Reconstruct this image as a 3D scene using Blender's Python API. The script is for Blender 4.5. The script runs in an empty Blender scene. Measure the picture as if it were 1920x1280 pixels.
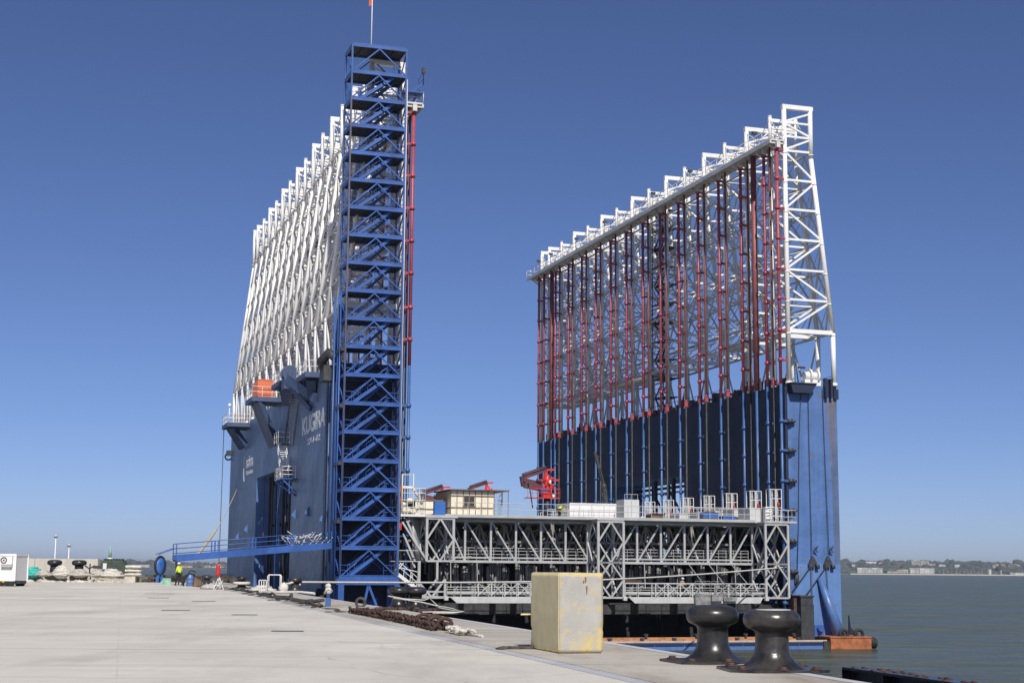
import bpy, bmesh, math, random
from mathutils import Vector, Matrix
random.seed(11)
R = math.radians
SC = bpy.context.scene
COL = SC.collection

# ------------------------------------------------------------------ camera
PITCH = math.atan(427 / 2850.0)
ROLL = R(0.45)
cam_d = bpy.data.cameras.new("camera")
cam = bpy.data.objects.new("camera", cam_d)
COL.objects.link(cam)
cam_d.sensor_width = 36.0
cam_d.lens = 2850 / 1920 * 36.0
cam_d.clip_start = 0.1
cam_d.clip_end = 60000
cam.location = (0, 0, 1.5)
_f = Vector((0, math.cos(PITCH), math.sin(PITCH)))
_r0 = Vector((1, 0, 0)); _u0 = Vector((0, -math.sin(PITCH), math.cos(PITCH)))
_r = _r0 * math.cos(ROLL) + _u0 * math.sin(ROLL)
_u = _u0 * math.cos(ROLL) - _r0 * math.sin(ROLL)
cam.rotation_euler = Matrix(((_r.x, _u.x, -_f.x), (_r.y, _u.y, -_f.y), (_r.z, _u.z, -_f.z))).to_euler()
SC.camera = cam

# ------------------------------------------------------------------ light
SUN_EL = R(43)
SUN_AZ = R(-12.0)               # direction the light travels, measured from +Y towards +X
world = bpy.data.worlds.new("World"); SC.world = world
world.use_nodes = True
wn = world.node_tree.nodes; wl = world.node_tree.links
sky = wn.new('ShaderNodeTexSky'); sky.sky_type = 'NISHITA'; sky.sun_disc = False
sky.sun_elevation = SUN_EL; sky.sun_rotation = math.pi + SUN_AZ
sky.altitude = 0; sky.air_density = 0.6; sky.dust_density = 0.35; sky.ozone_density = 8.0
tint = wn.new('ShaderNodeMix'); tint.data_type = 'RGBA'; tint.blend_type = 'MULTIPLY'; tint.inputs['Factor'].default_value = 1.0
tint.inputs[7].default_value = (1.25, 1.08, 1.15, 1)
wl.new(sky.outputs[0], tint.inputs[6])
wl.new(tint.outputs[2], wn['Background'].inputs[0])
wn['Background'].inputs[1].default_value = 0.080
sun_d = bpy.data.lights.new("sun", 'SUN'); sun_d.energy = 4.6; sun_d.angle = R(0.53); sun_d.color = (1, .955, .88)
sun = bpy.data.objects.new("sun", sun_d); COL.objects.link(sun)
_d = Vector((math.sin(SUN_AZ) * math.cos(SUN_EL), math.cos(SUN_AZ) * math.cos(SUN_EL), -math.sin(SUN_EL)))
sun.rotation_euler = _d.to_track_quat('-Z', 'Y').to_euler(); sun.location = (20, -40, 60)
SC.view_settings.view_transform = 'Standard'; SC.view_settings.look = 'None'
SC.view_settings.exposure = 0.0; SC.view_settings.gamma = 1.0
SC.cycles.max_bounces = 6; SC.cycles.diffuse_bounces = 3; SC.cycles.glossy_bounces = 3

# ------------------------------------------------------------------ frames of reference
DA = R(17.5)                                     # heading of the dock
DL = Vector((-math.sin(DA), math.cos(DA), 0)); DW = Vector((math.cos(DA), math.sin(DA), 0))
DO = Vector((-10.2, 138.2, 0))
def D(u, v, z): return DO + DW * u + DL * v + Vector((0, 0, z))
WATER = -5.75
def edge_x(Y): return 4.3 - 0.2528 * (Y - 23.6)   # water side edge of the quay
QA = math.atan(0.2528)

# ------------------------------------------------------------------ mesh builder
class MB:
    def __init__(s): s.v = []; s.f = []; s.m = []; s.s = []; s.cur = 0
    def face(s, ids, sm=False): s.f.append(ids); s.m.append(s.cur); s.s.append(sm)
    def add(s, pts): n = len(s.v); s.v.extend([tuple(p) for p in pts]); return n
    def box(s, x0, x1, y0, y1, z0, z1):
        n = s.add([(x0,y0,z0),(x1,y0,z0),(x1,y1,z0),(x0,y1,z0),(x0,y0,z1),(x1,y0,z1),(x1,y1,z1),(x0,y1,z1)])
        for q in ((0,3,2,1),(4,5,6,7),(0,1,5,4),(1,2,6,5),(2,3,7,6),(3,0,4,7)): s.face([n+i for i in q])
        return s
    def bar(s, p, q, w=.1, h=None, up=(0,0,1)):
        p = Vector(p); q = Vector(q); h = h or w
        d = (q-p).normalized(); up = Vector(up)
        if abs(d.dot(up)) > .98: up = Vector((0,1,0)) if abs(d.y) < .9 else Vector((1,0,0))
        a = d.cross(up).normalized()*w/2; b = a.cross(d).normalized()*h/2
        n = s.add([p-a-b,p+a-b,p+a+b,p-a+b,q-a-b,q+a-b,q+a+b,q-a+b])
        for t in ((3,2,1,0),(4,5,6,7),(0,1,5,4),(1,2,6,5),(2,3,7,6),(3,0,4,7)): s.face([n+i for i in t])
        return s
    def tube(s, p, q, r, n=7, r2=None, cap=True):
        p = Vector(p); q = Vector(q); r2 = r if r2 is None else r2
        d = (q-p).normalized(); up = Vector((0,0,1)) if abs(d.z) < .9 else Vector((1,0,0))
        a = d.cross(up).normalized(); b = a.cross(d)
        k = s.add([p+(a*math.cos(t)+b*math.sin(t))*r for t in [2*math.pi*i/n for i in range(n)]])
        k2 = s.add([q+(a*math.cos(t)+b*math.sin(t))*r2 for t in [2*math.pi*i/n for i in range(n)]])
        for i in range(n): s.face([k+i, k2+i, k2+(i+1)%n, k+(i+1)%n], True)
        if cap: s.face([k+i for i in range(n)]); s.face([k2+n-1-i for i in range(n)])
        return s
    def path(s, pts, r, n=7, closed=False):
        pts = [Vector(p) for p in pts]; rings = []; a = None
        m = len(pts)
        for i, p in enumerate(pts):
            if closed: d = (pts[(i+1)%m]-pts[i-1]).normalized()
            else: d = (pts[min(i+1, m-1)]-pts[max(i-1, 0)]).normalized()
            if a is None: a = d.orthogonal().normalized()
            a = (a - d*a.dot(d))
            a = a.normalized() if a.length > 1e-6 else d.orthogonal().normalized()
            b = d.cross(a); rr = r(i/(m-1)) if callable(r) else r
            rings.append(s.add([p+(a*math.cos(t)+b*math.sin(t))*rr for t in [2*math.pi*j/n for j in range(n)]]))
        for i in range(m if closed else m-1):
            k, k2 = rings[i], rings[(i+1)%m]
            for j in range(n): s.face([k+j, k+(j+1)%n, k2+(j+1)%n, k2+j], True)
        if not closed:
            s.face([rings[0]+n-1-i for i in range(n)]); s.face([rings[-1]+i for i in range(n)])
        return s
    def lathe(s, prof, c=(0,0,0), n=28, sm=True):
        c = Vector(c); rings = []
        for r, z in prof: rings.append(s.add([c+Vector((r*math.cos(2*math.pi*i/n), r*math.sin(2*math.pi*i/n), z)) for i in range(n)]))
        for k, k2 in zip(rings, rings[1:]):
            for i in range(n): s.face([k+i, k+(i+1)%n, k2+(i+1)%n, k2+i], sm)
        s.face([rings[0]+n-1-i for i in range(n)]); s.face([rings[-1]+i for i in range(n)])
        return s
    def prism(s, poly, axis, t0, t1):
        # poly in the two other axes (in x,y,z order), extruded along axis
        def P(a, b, t): return ((t,a,b),(a,t,b),(a,b,t))[axis]
        n = len(poly)
        k = s.add([P(a,b,t0) for a,b in poly]); k2 = s.add([P(a,b,t1) for a,b in poly])
        s.face([k+i for i in range(n)]); s.face([k2+n-1-i for i in range(n)])
        for i in range(n): s.face([k+(i+1)%n, k+i, k2+i, k2+(i+1)%n])
        return s
    def blob(s, c, rx, ry, rz, seed=0, n=10, m=6, amp=.18, flat=False):
        rnd = random.Random(seed); c = Vector(c); rings = []
        for j in range(m+1):
            ph = math.pi*j/m - math.pi/2
            ring = []
            for i in range(n):
                t = 2*math.pi*i/n; k = 1+rnd.uniform(-amp, amp)
                z = math.sin(ph)*rz*k
                if flat: z = max(z, -rz*.25)
                ring.append(c+Vector((math.cos(ph)*math.cos(t)*rx*k, math.cos(ph)*math.sin(t)*ry*k, z)))
            rings.append(s.add(ring))
        for k, k2 in zip(rings, rings[1:]):
            for i in range(n): s.face([k+i, k+(i+1)%n, k2+(i+1)%n, k2+i], True)
        return s
    def build(s, name, mats, parent=None, loc=(0,0,0), rotz=0, fix=True):
        me = bpy.data.meshes.new(name)
        me.from_pydata(s.v, [], s.f)
        if not isinstance(mats, (list, tuple)): mats = [mats]
        for m in mats: me.materials.append(m)
        me.polygons.foreach_set('material_index', s.m)
        me.polygons.foreach_set('use_smooth', s.s)
        if fix:
            bm = bmesh.new(); bm.from_mesh(me); bmesh.ops.recalc_face_normals(bm, faces=bm.faces); bm.to_mesh(me); bm.free()
        me.update()
        o = bpy.data.objects.new(name, me); COL.objects.link(o)
        o.location = loc; o.rotation_euler = (0,0,rotz)
        if parent: o.parent = parent
        return o

def tag(o, label=None, cat=None, group=None, kind=None):
    if label: o['label'] = label
    if cat: o['category'] = cat
    if group: o['group'] = group
    if kind: o['kind'] = kind
    return o
def thing(name, label, cat, loc=(0,0,0), rotz=0, group=None):
    o = bpy.data.objects.new(name, None); COL.objects.link(o); o.empty_display_size = .3
    o.location = loc; o.rotation_euler = (0,0,rotz)
    return tag(o, label, cat, group)
def dup(o, parent=None, loc=None, rotz=None, label=None, scale=None):
    c = o.copy(); COL.objects.link(c)
    if parent: c.parent = parent
    if loc is not None: c.location = loc
    if rotz is not None: c.rotation_euler = (0,0,rotz)
    if scale: c.scale = scale
    if label: c['label'] = label
    for ch in o.children:
        d = ch.copy(); COL.objects.link(d); d.parent = c
        for g in ch.children:
            e = g.copy(); COL.objects.link(e); e.parent = d
    return c

# ------------------------------------------------------------------ materials
def mat(name, col, rough=.5, met=0., var=.15, scale=.7, rust=0., rustcol=(.13,.05,.022), streak=.0, seam=0., vseam=0., buckle=0., bump=0., bscale=25., col2=None, spec=.5):
    m = bpy.data.materials.new(name); m.use_nodes = True
    N = m.node_tree.nodes; K = m.node_tree.links; P = N['Principled BSDF']
    P.inputs['Roughness'].default_value = rough; P.inputs['Metallic'].default_value = met
    P.inputs['Specular IOR Level'].default_value = spec
    g = N.new('ShaderNodeNewGeometry')
    n1 = N.new('ShaderNodeTexNoise'); n1.inputs['Scale'].default_value = scale; n1.inputs['Detail'].default_value = 6; n1.inputs['Roughness'].default_value = .62
    K.new(g.outputs['Position'], n1.inputs['Vector'])
    r1 = N.new('ShaderNodeValToRGB'); e = r1.color_ramp.elements
    e[0].position = .32; e[1].position = .68
    a = tuple(c*(1-var) for c in col); b = tuple(min(1, c*(1+var)) for c in (col2 or col))
    e[0].color = (*a, 1); e[1].color = (*b, 1)
    K.new(n1.outputs[0], r1.inputs[0]); out = r1.outputs[0]
    def mix(fac, colr, prev):
        x = N.new('ShaderNodeMix'); x.data_type = 'RGBA'
        K.new(fac, x.inputs['Factor']); K.new(prev, x.inputs[6]); x.inputs[7].default_value = (*colr, 1)
        return x.outputs[2]
    def ramp(src, lo, hi, top=1.):
        r = N.new('ShaderNodeMapRange'); r.inputs[1].default_value = lo; r.inputs[2].default_value = hi; r.inputs[4].default_value = top
        K.new(src, r.inputs[0]); return r.outputs[0]
    if streak:
        mp = N.new('ShaderNodeMapping'); mp.inputs['Scale'].default_value = (2.2, 2.2, .07)
        K.new(g.outputs['Position'], mp.inputs[0])
        n2 = N.new('ShaderNodeTexNoise'); n2.inputs['Scale'].default_value = 1.; n2.inputs['Detail'].default_value = 5
        K.new(mp.outputs[0], n2.inputs['Vector'])
        out = mix(ramp(n2.outputs[0], .52, .78, streak), tuple(c*.5+.03 for c in col), out)
        out = mix(ramp(n2.outputs[0], .46, .25, streak*.6), tuple(min(1, c*1.35+.03) for c in col), out)
    if rust:
        n3 = N.new('ShaderNodeTexNoise'); n3.inputs['Scale'].default_value = 2.3; n3.inputs['Detail'].default_value = 8; n3.inputs['Roughness'].default_value = .7
        mp3 = N.new('ShaderNodeMapping'); mp3.inputs['Scale'].default_value = (1,1,.45); mp3.inputs['Location'].default_value = (31,7,3)
        K.new(g.outputs['Position'], mp3.inputs[0]); K.new(mp3.outputs[0], n3.inputs['Vector'])
        out = mix(ramp(n3.outputs[0], .72-.22*rust, .8-.16*rust), rustcol, out)
    if seam:
        sp = N.new('ShaderNodeSeparateXYZ'); K.new(g.outputs['Position'], sp.inputs[0])
        w = N.new('ShaderNodeMath'); w.operation = 'PINGPONG'; w.inputs[1].default_value = 1.3; K.new(sp.outputs[2], w.inputs[0])
        out = mix(ramp(w.outputs[0], .03, .0, seam), tuple(c*.55 for c in col), out)
    if vseam:
        tc = N.new('ShaderNodeTexCoord'); so = N.new('ShaderNodeSeparateXYZ'); K.new(tc.outputs['Object'], so.inputs[0])
        pp = []
        for k, off, per in ((0,.55,1.15),(1,.35,2.7)):
            ad = N.new('ShaderNodeMath'); ad.inputs[1].default_value = off; K.new(so.outputs[k], ad.inputs[0])
            w = N.new('ShaderNodeMath'); w.operation = 'PINGPONG'; w.inputs[1].default_value = per; K.new(ad.outputs[0], w.inputs[0]); pp.append(w.outputs[0])
        mn = N.new('ShaderNodeMath'); mn.operation = 'MINIMUM'; K.new(pp[0], mn.inputs[0]); K.new(pp[1], mn.inputs[1])
        out = mix(ramp(mn.outputs[0], .035, .0, vseam), tuple(c*.5 for c in col), out)
    K.new(out, P.inputs['Base Color'])
    if buckle:
        nb = N.new('ShaderNodeTexNoise'); nb.inputs['Scale'].default_value = .55; nb.inputs['Detail'].default_value = 2
        K.new(g.outputs['Position'], nb.inputs['Vector'])
        bp = N.new('ShaderNodeBump'); bp.inputs['Strength'].default_value = 1.; bp.inputs['Distance'].default_value = buckle
        K.new(nb.outputs[0], bp.inputs['Height']); K.new(bp.outputs[0], P.inputs['Normal'])
    if bump:
        nb = N.new('ShaderNodeTexNoise'); nb.inputs['Scale'].default_value = bscale; nb.inputs['Detail'].default_value = 4
        K.new(g.outputs['Position'], nb.inputs['Vector'])
        bp = N.new('ShaderNodeBump'); bp.inputs['Strength'].default_value = bump; bp.inputs['Distance'].default_value = .02
        K.new(nb.outputs[0], bp.inputs['Height']); K.new(bp.outputs[0], P.inputs['Normal'])
    return m

hull_blue = mat('hull_blue', (.085,.165,.37), .40, 0, .14, .35, rust=.17, streak=.45, seam=.4, vseam=.3, buckle=.16, rustcol=(.10,.065,.045))
hull_side = mat('hull_weathered', (.090,.128,.225), .42, 0, .25, .3, rust=.14, streak=.5, seam=.35, vseam=.3, buckle=.12, rustcol=(.075,.07,.075))
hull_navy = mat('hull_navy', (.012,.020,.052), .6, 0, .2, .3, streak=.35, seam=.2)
frame_blue = mat('frame_blue', (.037,.102,.33), .42, 0, .28, .5, rust=.14, streak=.2, rustcol=(.07,.06,.07))
white_steel = mat('white_steel', (.80,.78,.74), .42, 0, .07, .5, rust=.16, rustcol=(.42,.30,.17), streak=.08, col2=(.80,.79,.76))
inner_steel = mat('inner_steel', (.62,.605,.57), .45, 0, .14, .6, rust=.30, rustcol=(.25,.17,.10), streak=.15)
rail_grey = mat('rail_grey', (.50,.50,.485), .5, 0, .12, 1.5, rust=.1)
grey_steel = mat('grey_steel', (.44,.44,.43), .45, .1, .14, 1.2, rust=.10, rustcol=(.28,.2,.13))
dark_steel = mat('dark_steel', (.05,.052,.055), .55, .2, .35, 2.0, rust=.2)
pipe_red = mat('pipe_red', (.36,.065,.085), .42, 0, .25, .8, rust=.2, rustcol=(.11,.05,.045))
pipe_brown = mat('pipe_brown', (.23,.065,.062), .5, 0, .3, 1.2, rust=.3, rustcol=(.12,.05,.035))
pipe_blue = mat('pipe_blue', (.048,.115,.29), .4, 0, .2, .9, rust=.15, rustcol=(.05,.06,.08))
bright_red = mat('bright_red', (.55,.035,.03), .4, 0, .2, 1.5)
maroon = mat('maroon_paint', (.11,.035,.05), .5, 0, .3, 1.5)
cream = mat('cream_panel', (.74,.68,.53), .55, 0, .08, 1.0, rust=.05)
brown_steel = mat('brown_steel', (.16,.10,.06), .6, 0, .3, 1.5)
orange_rust = mat('orange_rust', (.36,.12,.045), .75, 0, .35, 1.6, rust=.35, rustcol=(.13,.045,.025), bump=.3)
orange_paint = mat('orange_paint', (.62,.16,.07), .5, 0, .1, 1.)
plank = mat('rusty_planking', (.42,.20,.09), .8, 0, .4, 1.2, rust=.3, rustcol=(.16,.08,.05))
kerb_tan = mat('pale_kerb', (.52,.40,.30), .8, 0, .2, 2.)
white_paint = mat('white_paint', (.72,.71,.69), .45, 0, .05, 1.2, rust=.06, rustcol=(.5,.45,.38))
letter_white = mat('letter_white', (.62,.63,.65), .5, 0, .15, 1.2)
black_iron = mat('black_iron', (.013,.012,.012), .31, 0, .5, 2.2, rust=.30, rustcol=(.070,.040,.027), bump=.22, bscale=8, col2=(.030,.028,.027), streak=.2)
black_worn = mat('black_worn', (.016,.015,.016), .30, 0, .6, 2.6, rust=.40, rustcol=(.095,.048,.028), bump=.35, bscale=11, col2=(.042,.038,.035), streak=.3)
black_rubber = mat('black_rubber', (.018,.018,.018), .7, 0, .4, 3.)
rust_chain = mat('rusty_chain', (.070,.036,.026), .85, 0, .45, 9., rust=.3, rustcol=(.17,.075,.04), bump=.5, bscale=60)
rust_plate = mat('rusty_plate', (.075,.042,.034), .8, 0, .5, 5., rust=.35, bump=.4, bscale=30)
rope_white = mat('rope_white', (.60,.57,.50), .9, 0, .22, 9., bump=.6, bscale=50)
rope_grey = mat('rope_grey', (.46,.43,.38), .9, 0, .3, 7., bump=.6, bscale=40)
net_teal = mat('net_teal', (.05,.42,.36), .85, 0, .45, 6., bump=.8, bscale=30)
hose_dark = mat('dark_hose', (.070,.060,.050), .8, 0, .5, 3., rust=.2)
concrete_wall = mat('wall_concrete', (.46,.43,.38), .85, 0, .12, .3, streak=.25, bump=.2)
plinth_conc = mat('plinth_concrete', (.50,.46,.39), .9, 0, .22, .9, rust=.25, rustcol=(.33,.30,.25), bump=.4)
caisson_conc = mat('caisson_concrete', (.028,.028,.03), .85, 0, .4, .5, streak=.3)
formwork_mat = mat('formwork_steel', (.26,.255,.245), .6, .2, .5, 1.6, rust=.4)
yellow_paint = mat('yellow_paint', (.74,.63,.34), .6, 0, .10, 2.2, rust=.16, rustcol=(.30,.24,.14), bump=.15)
hi_vis = mat('hi_vis_cloth', (.62,.78,.05), .8, 0, .08, 6.)
black_cloth = mat('black_cloth', (.02,.02,.025), .9, 0, .3, 6.)
tan_cloth = mat('tan_cloth', (.32,.22,.15), .9, 0, .2, 6.)
skin = mat('skin', (.48,.28,.19), .6, 0, .08, 6.)
hair_mat = mat('hair_brown', (.05,.03,.02), .7, 0, .2, 20.)
green_paint = mat('dark_green_paint', (.055,.075,.055), .6, 0, .3, 3., rust=.15)
pale_green = mat('pale_green_paint', (.25,.42,.32), .7, 0, .25, 4.)
glass_dark = mat('dark_window', (.05,.045,.04), .15, 0, .2, 3.)
blue_plastic = mat('blue_plastic', (.04,.14,.45), .45, 0, .15, 2.)
trailer_yellow = mat('chassis_yellow', (.60,.33,.02), .5, 0, .15, 2.)  # plain yellow of the trailer chassis
grey_box_mat = mat('grey_sheet', (.55,.55,.54), .5, 0, .08, 1.5)
yellow_rope = mat('yellow_strap', (.62,.50,.22), .8, 0, .25, 3.)
flag_mat = mat('flag_orange', (.65,.12,.05), .8, 0, .3, 5.)

platform_blue = mat('platform_blue', (.055,.085,.165), .5, 0, .2, .8, rust=.15, streak=.2)
shade_dark = mat('painted_shade', (.022,.026,.038), .7, 0, .3, 2.)  # near-black colour standing in for shade under landings and inside the portal
def peeling():
    m = mat('peeling_paint', (.40,.385,.35), .7, 0, .10, 3., bump=.25, bscale=30)
    N = m.node_tree.nodes; K = m.node_tree.links; P = N['Principled BSDF']
    prev = P.inputs['Base Color'].links[0].from_socket
    tc = N.new('ShaderNodeTexCoord')
    sp = N.new('ShaderNodeSeparateXYZ'); K.new(tc.outputs['Object'], sp.inputs[0])
    nz = N.new('ShaderNodeTexNoise'); nz.inputs['Scale'].default_value = 4.2; nz.inputs['Detail'].default_value = 10; nz.inputs['Roughness'].default_value = .62
    K.new(tc.outputs['Object'], nz.inputs['Vector'])
    ab = N.new('ShaderNodeMath'); ab.operation = 'ABSOLUTE'; K.new(sp.outputs[0], ab.inputs[0])
    e1 = N.new('ShaderNodeMapRange'); e1.inputs[1].default_value = .27; e1.inputs[2].default_value = .43; e1.inputs[4].default_value = .12; K.new(ab.outputs[0], e1.inputs[0])
    e2 = N.new('ShaderNodeMapRange'); e2.inputs[1].default_value = .85; e2.inputs[2].default_value = .1; e2.inputs[4].default_value = .13; K.new(sp.outputs[2], e2.inputs[0])
    e3 = N.new('ShaderNodeMapRange'); e3.inputs[1].default_value = -.4; e3.inputs[2].default_value = .4; e3.inputs[3].default_value = -.02; e3.inputs[4].default_value = .07; K.new(sp.outputs[0], e3.inputs[0])
    e4 = N.new('ShaderNodeMapRange'); e4.inputs[1].default_value = 1.33; e4.inputs[2].default_value = 1.42; e4.inputs[4].default_value = .25; K.new(sp.outputs[2], e4.inputs[0])
    def add(a, b):
        x = N.new('ShaderNodeMath'); K.new(a, x.inputs[0]); K.new(b, x.inputs[1]); return x.outputs[0]
    t = add(add(add(add(nz.outputs[0], e1.outputs[0]), e2.outputs[0]), e3.outputs[0]), e4.outputs[0])
    tb = N.new('ShaderNodeMath'); tb.inputs[1].default_value = -.022; K.new(t, tb.inputs[0]); t = tb.outputs[0]
    f1 = N.new('ShaderNodeMapRange'); f1.inputs[1].default_value = .58; f1.inputs[2].default_value = .62; f1.inputs[4].default_value = .85; K.new(t, f1.inputs[0])
    x = N.new('ShaderNodeMix'); x.data_type = 'RGBA'; K.new(f1.outputs[0], x.inputs['Factor']); K.new(prev, x.inputs[6]); x.inputs[7].default_value = (.48,.41,.25,1)
    f2 = N.new('ShaderNodeMapRange'); f2.inputs[1].default_value = .70; f2.inputs[2].default_value = .73; f2.inputs[4].default_value = .9; K.new(t, f2.inputs[0])
    y = N.new('ShaderNodeMix'); y.data_type = 'RGBA'; K.new(f2.outputs[0], y.inputs['Factor']); K.new(x.outputs[2], y.inputs[6]); y.inputs[7].default_value = (.56,.45,.20,1)
    K.new(y.outputs[2], P.inputs['Base Color'])
    return m
peel = peeling()

def ground_mat(name, c1, c2, dirt, amt, joints=False):
    m = mat(name, c1, .85, 0, .10, .12, col2=c2, bump=.12, bscale=9)
    N = m.node_tree.nodes; K = m.node_tree.links; P = N['Principled BSDF']
    prev = P.inputs['Base Color'].links[0].from_socket
    g = N.new('ShaderNodeNewGeometry')
    def layer(scale, rot, s, lo, hi, top, colr, prev, det=6):
        mp = N.new('ShaderNodeMapping'); mp.inputs['Scale'].default_value = scale; mp.inputs['Rotation'].default_value = (0,0,rot)
        K.new(g.outputs['Position'], mp.inputs[0])
        n = N.new('ShaderNodeTexNoise'); n.inputs['Scale'].default_value = s; n.inputs['Detail'].default_value = det; n.inputs['Roughness'].default_value = .65
        K.new(mp.outputs[0], n.inputs['Vector'])
        r = N.new('ShaderNodeMapRange'); r.inputs[1].default_value = lo; r.inputs[2].default_value = hi; r.inputs[4].default_value = top; K.new(n.outputs[0], r.inputs[0])
        x = N.new('ShaderNodeMix'); x.data_type = 'RGBA'; K.new(r.outputs[0], x.inputs['Factor']); K.new(prev, x.inputs[6]); x.inputs[7].default_value = (*colr, 1)
        return x.outputs[2]
    o = layer((1,.25,1), QA, .5, .5, .75, amt, dirt, prev)
    o = layer((.3,1,1), QA, .35, .55, .7, amt*.8, tuple(c*1.12 for c in c2), o)
    o = layer((1,1,1), 0, 3.2, .60, .74, amt*.5, tuple(c*.7 for c in dirt), o, 9)
    o = layer((1,1,1), 0, 14., .66, .74, amt*.7, tuple(c*.55 for c in dirt), o, 3)
    o = layer((.12,1.4,1), QA-.35, .8, .56, .66, amt*.45, tuple(c*.8 for c in dirt), o, 4)
    o = layer((1,.6,1), .3, .09, .54, .60, amt*.30, tuple(c*1.02 for c in c1[:1])+(c1[1]*.97,c1[2]*.88), o, 7)
    if joints:
        mp = N.new('ShaderNodeMapping'); mp.inputs['Rotation'].default_value = (0,0,-QA); K.new(g.outputs['Position'], mp.inputs[0])
        nd = N.new('ShaderNodeTexNoise'); nd.inputs['Scale'].default_value = .6; nd.inputs['Detail'].default_value = 5; K.new(g.outputs['Position'], nd.inputs['Vector'])
        sp = N.new('ShaderNodeSeparateXYZ'); K.new(mp.outputs[0], sp.inputs[0])
        pp = []
        for k, per in ((0,3.1),(1,4.4)):
            w = N.new('ShaderNodeMath'); w.operation = 'PINGPONG'; w.inputs[1].default_value = per; K.new(sp.outputs[k], w.inputs[0]); pp.append(w.outputs[0])
        mn = N.new('ShaderNodeMath'); mn.operation = 'MINIMUM'; K.new(pp[0], mn.inputs[0]); K.new(pp[1], mn.inputs[1])
        r = N.new('ShaderNodeMapRange'); r.inputs[1].default_value = .022; r.inputs[2].default_value = .008; r.inputs[4].default_value = .16; K.new(mn.outputs[0], r.inputs[0])
        # hairline cracks
        mpc = N.new('ShaderNodeMapping'); mpc.inputs['Scale'].default_value = (.16,.16,.16); K.new(g.outputs['Position'], mpc.inputs[0])
        ad = N.new('ShaderNodeMix'); ad.data_type = 'VECTOR'; ad.inputs['Factor'].default_value = .12; K.new(mpc.outputs[0], ad.inputs[4]); K.new(nd.outputs['Color'], ad.inputs[5])
        vo = N.new('ShaderNodeTexVoronoi'); vo.feature = 'DISTANCE_TO_EDGE'; vo.inputs['Scale'].default_value = 1.; K.new(ad.outputs[1], vo.inputs['Vector'])
        rc = N.new('ShaderNodeMapRange'); rc.inputs[1].default_value = .005; rc.inputs[2].default_value = .001; rc.inputs[4].default_value = .35; K.new(vo.outputs['Distance'], rc.inputs[0])
        mx = N.new('ShaderNodeMath'); mx.operation = 'MAXIMUM'; K.new(r.outputs[0], mx.inputs[0]); K.new(rc.outputs[0], mx.inputs[1])
        fd = N.new('ShaderNodeMapRange'); fd.inputs[1].default_value = .42; fd.inputs[2].default_value = .58; K.new(nd.outputs[0], fd.inputs[0])
        ml = N.new('ShaderNodeMath'); ml.operation = 'MULTIPLY'; K.new(mx.outputs[0], ml.inputs[0]); K.new(fd.outputs[0], ml.inputs[1])
        x = N.new('ShaderNodeMix'); x.data_type = 'RGBA'; K.new(ml.outputs[0], x.inputs['Factor']); K.new(o, x.inputs[6]); x.inputs[7].default_value = (.2,.19,.17,1); o = x.outputs[2]
    K.new(o, P.inputs['Base Color'])
    return m
quay_conc = ground_mat('quay_concrete', (.57,.535,.465), (.635,.60,.525), (.41,.38,.33), .8, joints=True)
edge_conc = ground_mat('edge_concrete', (.42,.38,.315), (.49,.455,.395), (.25,.205,.155), 1.0)
joint_conc = ground_mat('joint_mortar', (.33,.34,.37), (.52,.52,.53), (.19,.18,.17), .8)

def water_mat():
    m = bpy.data.materials.new('sea_water'); m.use_nodes = True
    N = m.node_tree.nodes; K = m.node_tree.links; P = N['Principled BSDF']
    P.inputs['Base Color'].default_value = (.078,.084,.058,1); P.inputs['Roughness'].default_value = .26; P.inputs['IOR'].default_value = 1.33
    P.inputs['Specular IOR Level'].default_value = .035
    g = N.new('ShaderNodeNewGeometry')
    hs = None
    for sc, st, det, w in (((.35,.9,1), .9, 4, .8), ((.6,1.2,1), 2.2, 3, .25), ((.05,.12,1), .9, 3, 4.0), ((.012,.03,1), .8, 3, 14.)):
        mp = N.new('ShaderNodeMapping'); mp.inputs['Scale'].default_value = sc; mp.inputs['Rotation'].default_value = (0,0,.35)
        K.new(g.outputs['Position'], mp.inputs[0])
        n = N.new('ShaderNodeTexNoise'); n.inputs['Scale'].default_value = st; n.inputs['Detail'].default_value = det
        K.new(mp.outputs[0], n.inputs['Vector'])
        x = N.new('ShaderNodeMath'); x.operation = 'MULTIPLY'; x.inputs[1].default_value = w; K.new(n.outputs[0], x.inputs[0])
        if hs is None: hs = x.outputs[0]
        else:
            a = N.new('ShaderNodeMath'); K.new(hs, a.inputs[0]); K.new(x.outputs[0], a.inputs[1]); hs = a.outputs[0]
    mp = N.new('ShaderNodeMapping'); mp.inputs['Scale'].default_value = (.10,.42,1); mp.inputs['Rotation'].default_value = (0,0,.2); K.new(g.outputs['Position'], mp.inputs[0])
    n = N.new('ShaderNodeTexNoise'); n.inputs['Scale'].default_value = 1.0; n.inputs['Detail'].default_value = 7; n.inputs['Roughness'].default_value = .7; K.new(mp.outputs[0], n.inputs['Vector'])
    r = N.new('ShaderNodeValToRGB'); e = r.color_ramp.elements; e[0].position = .36; e[0].color = (.058,.070,.052,1); e[1].position = .60; e[1].color = (.094,.106,.076,1)
    q = e.new(.715); q.color = (.115,.125,.10,1); q = e.new(.75); q.color = (.40,.42,.42,1); K.new(n.outputs[0], r.inputs[0]); K.new(r.outputs[0], P.inputs['Base Color'])
    b = N.new('ShaderNodeBump'); b.inputs['Strength'].default_value = 1.; b.inputs['Distance'].default_value = .8
    K.new(hs, b.inputs['Height']); K.new(b.outputs[0], P.inputs['Normal'])
    return m
sea = water_mat()

# ------------------------------------------------------------------ setting
b = MB(); n = b.add([(-30000,-300,WATER),(30000,-300,WATER),(30000,40000,WATER),(-30000,40000,WATER)]); b.face([n,n+1,n+2,n+3])
tag(b.build('water', sea, fix=False), kind='structure')

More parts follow.
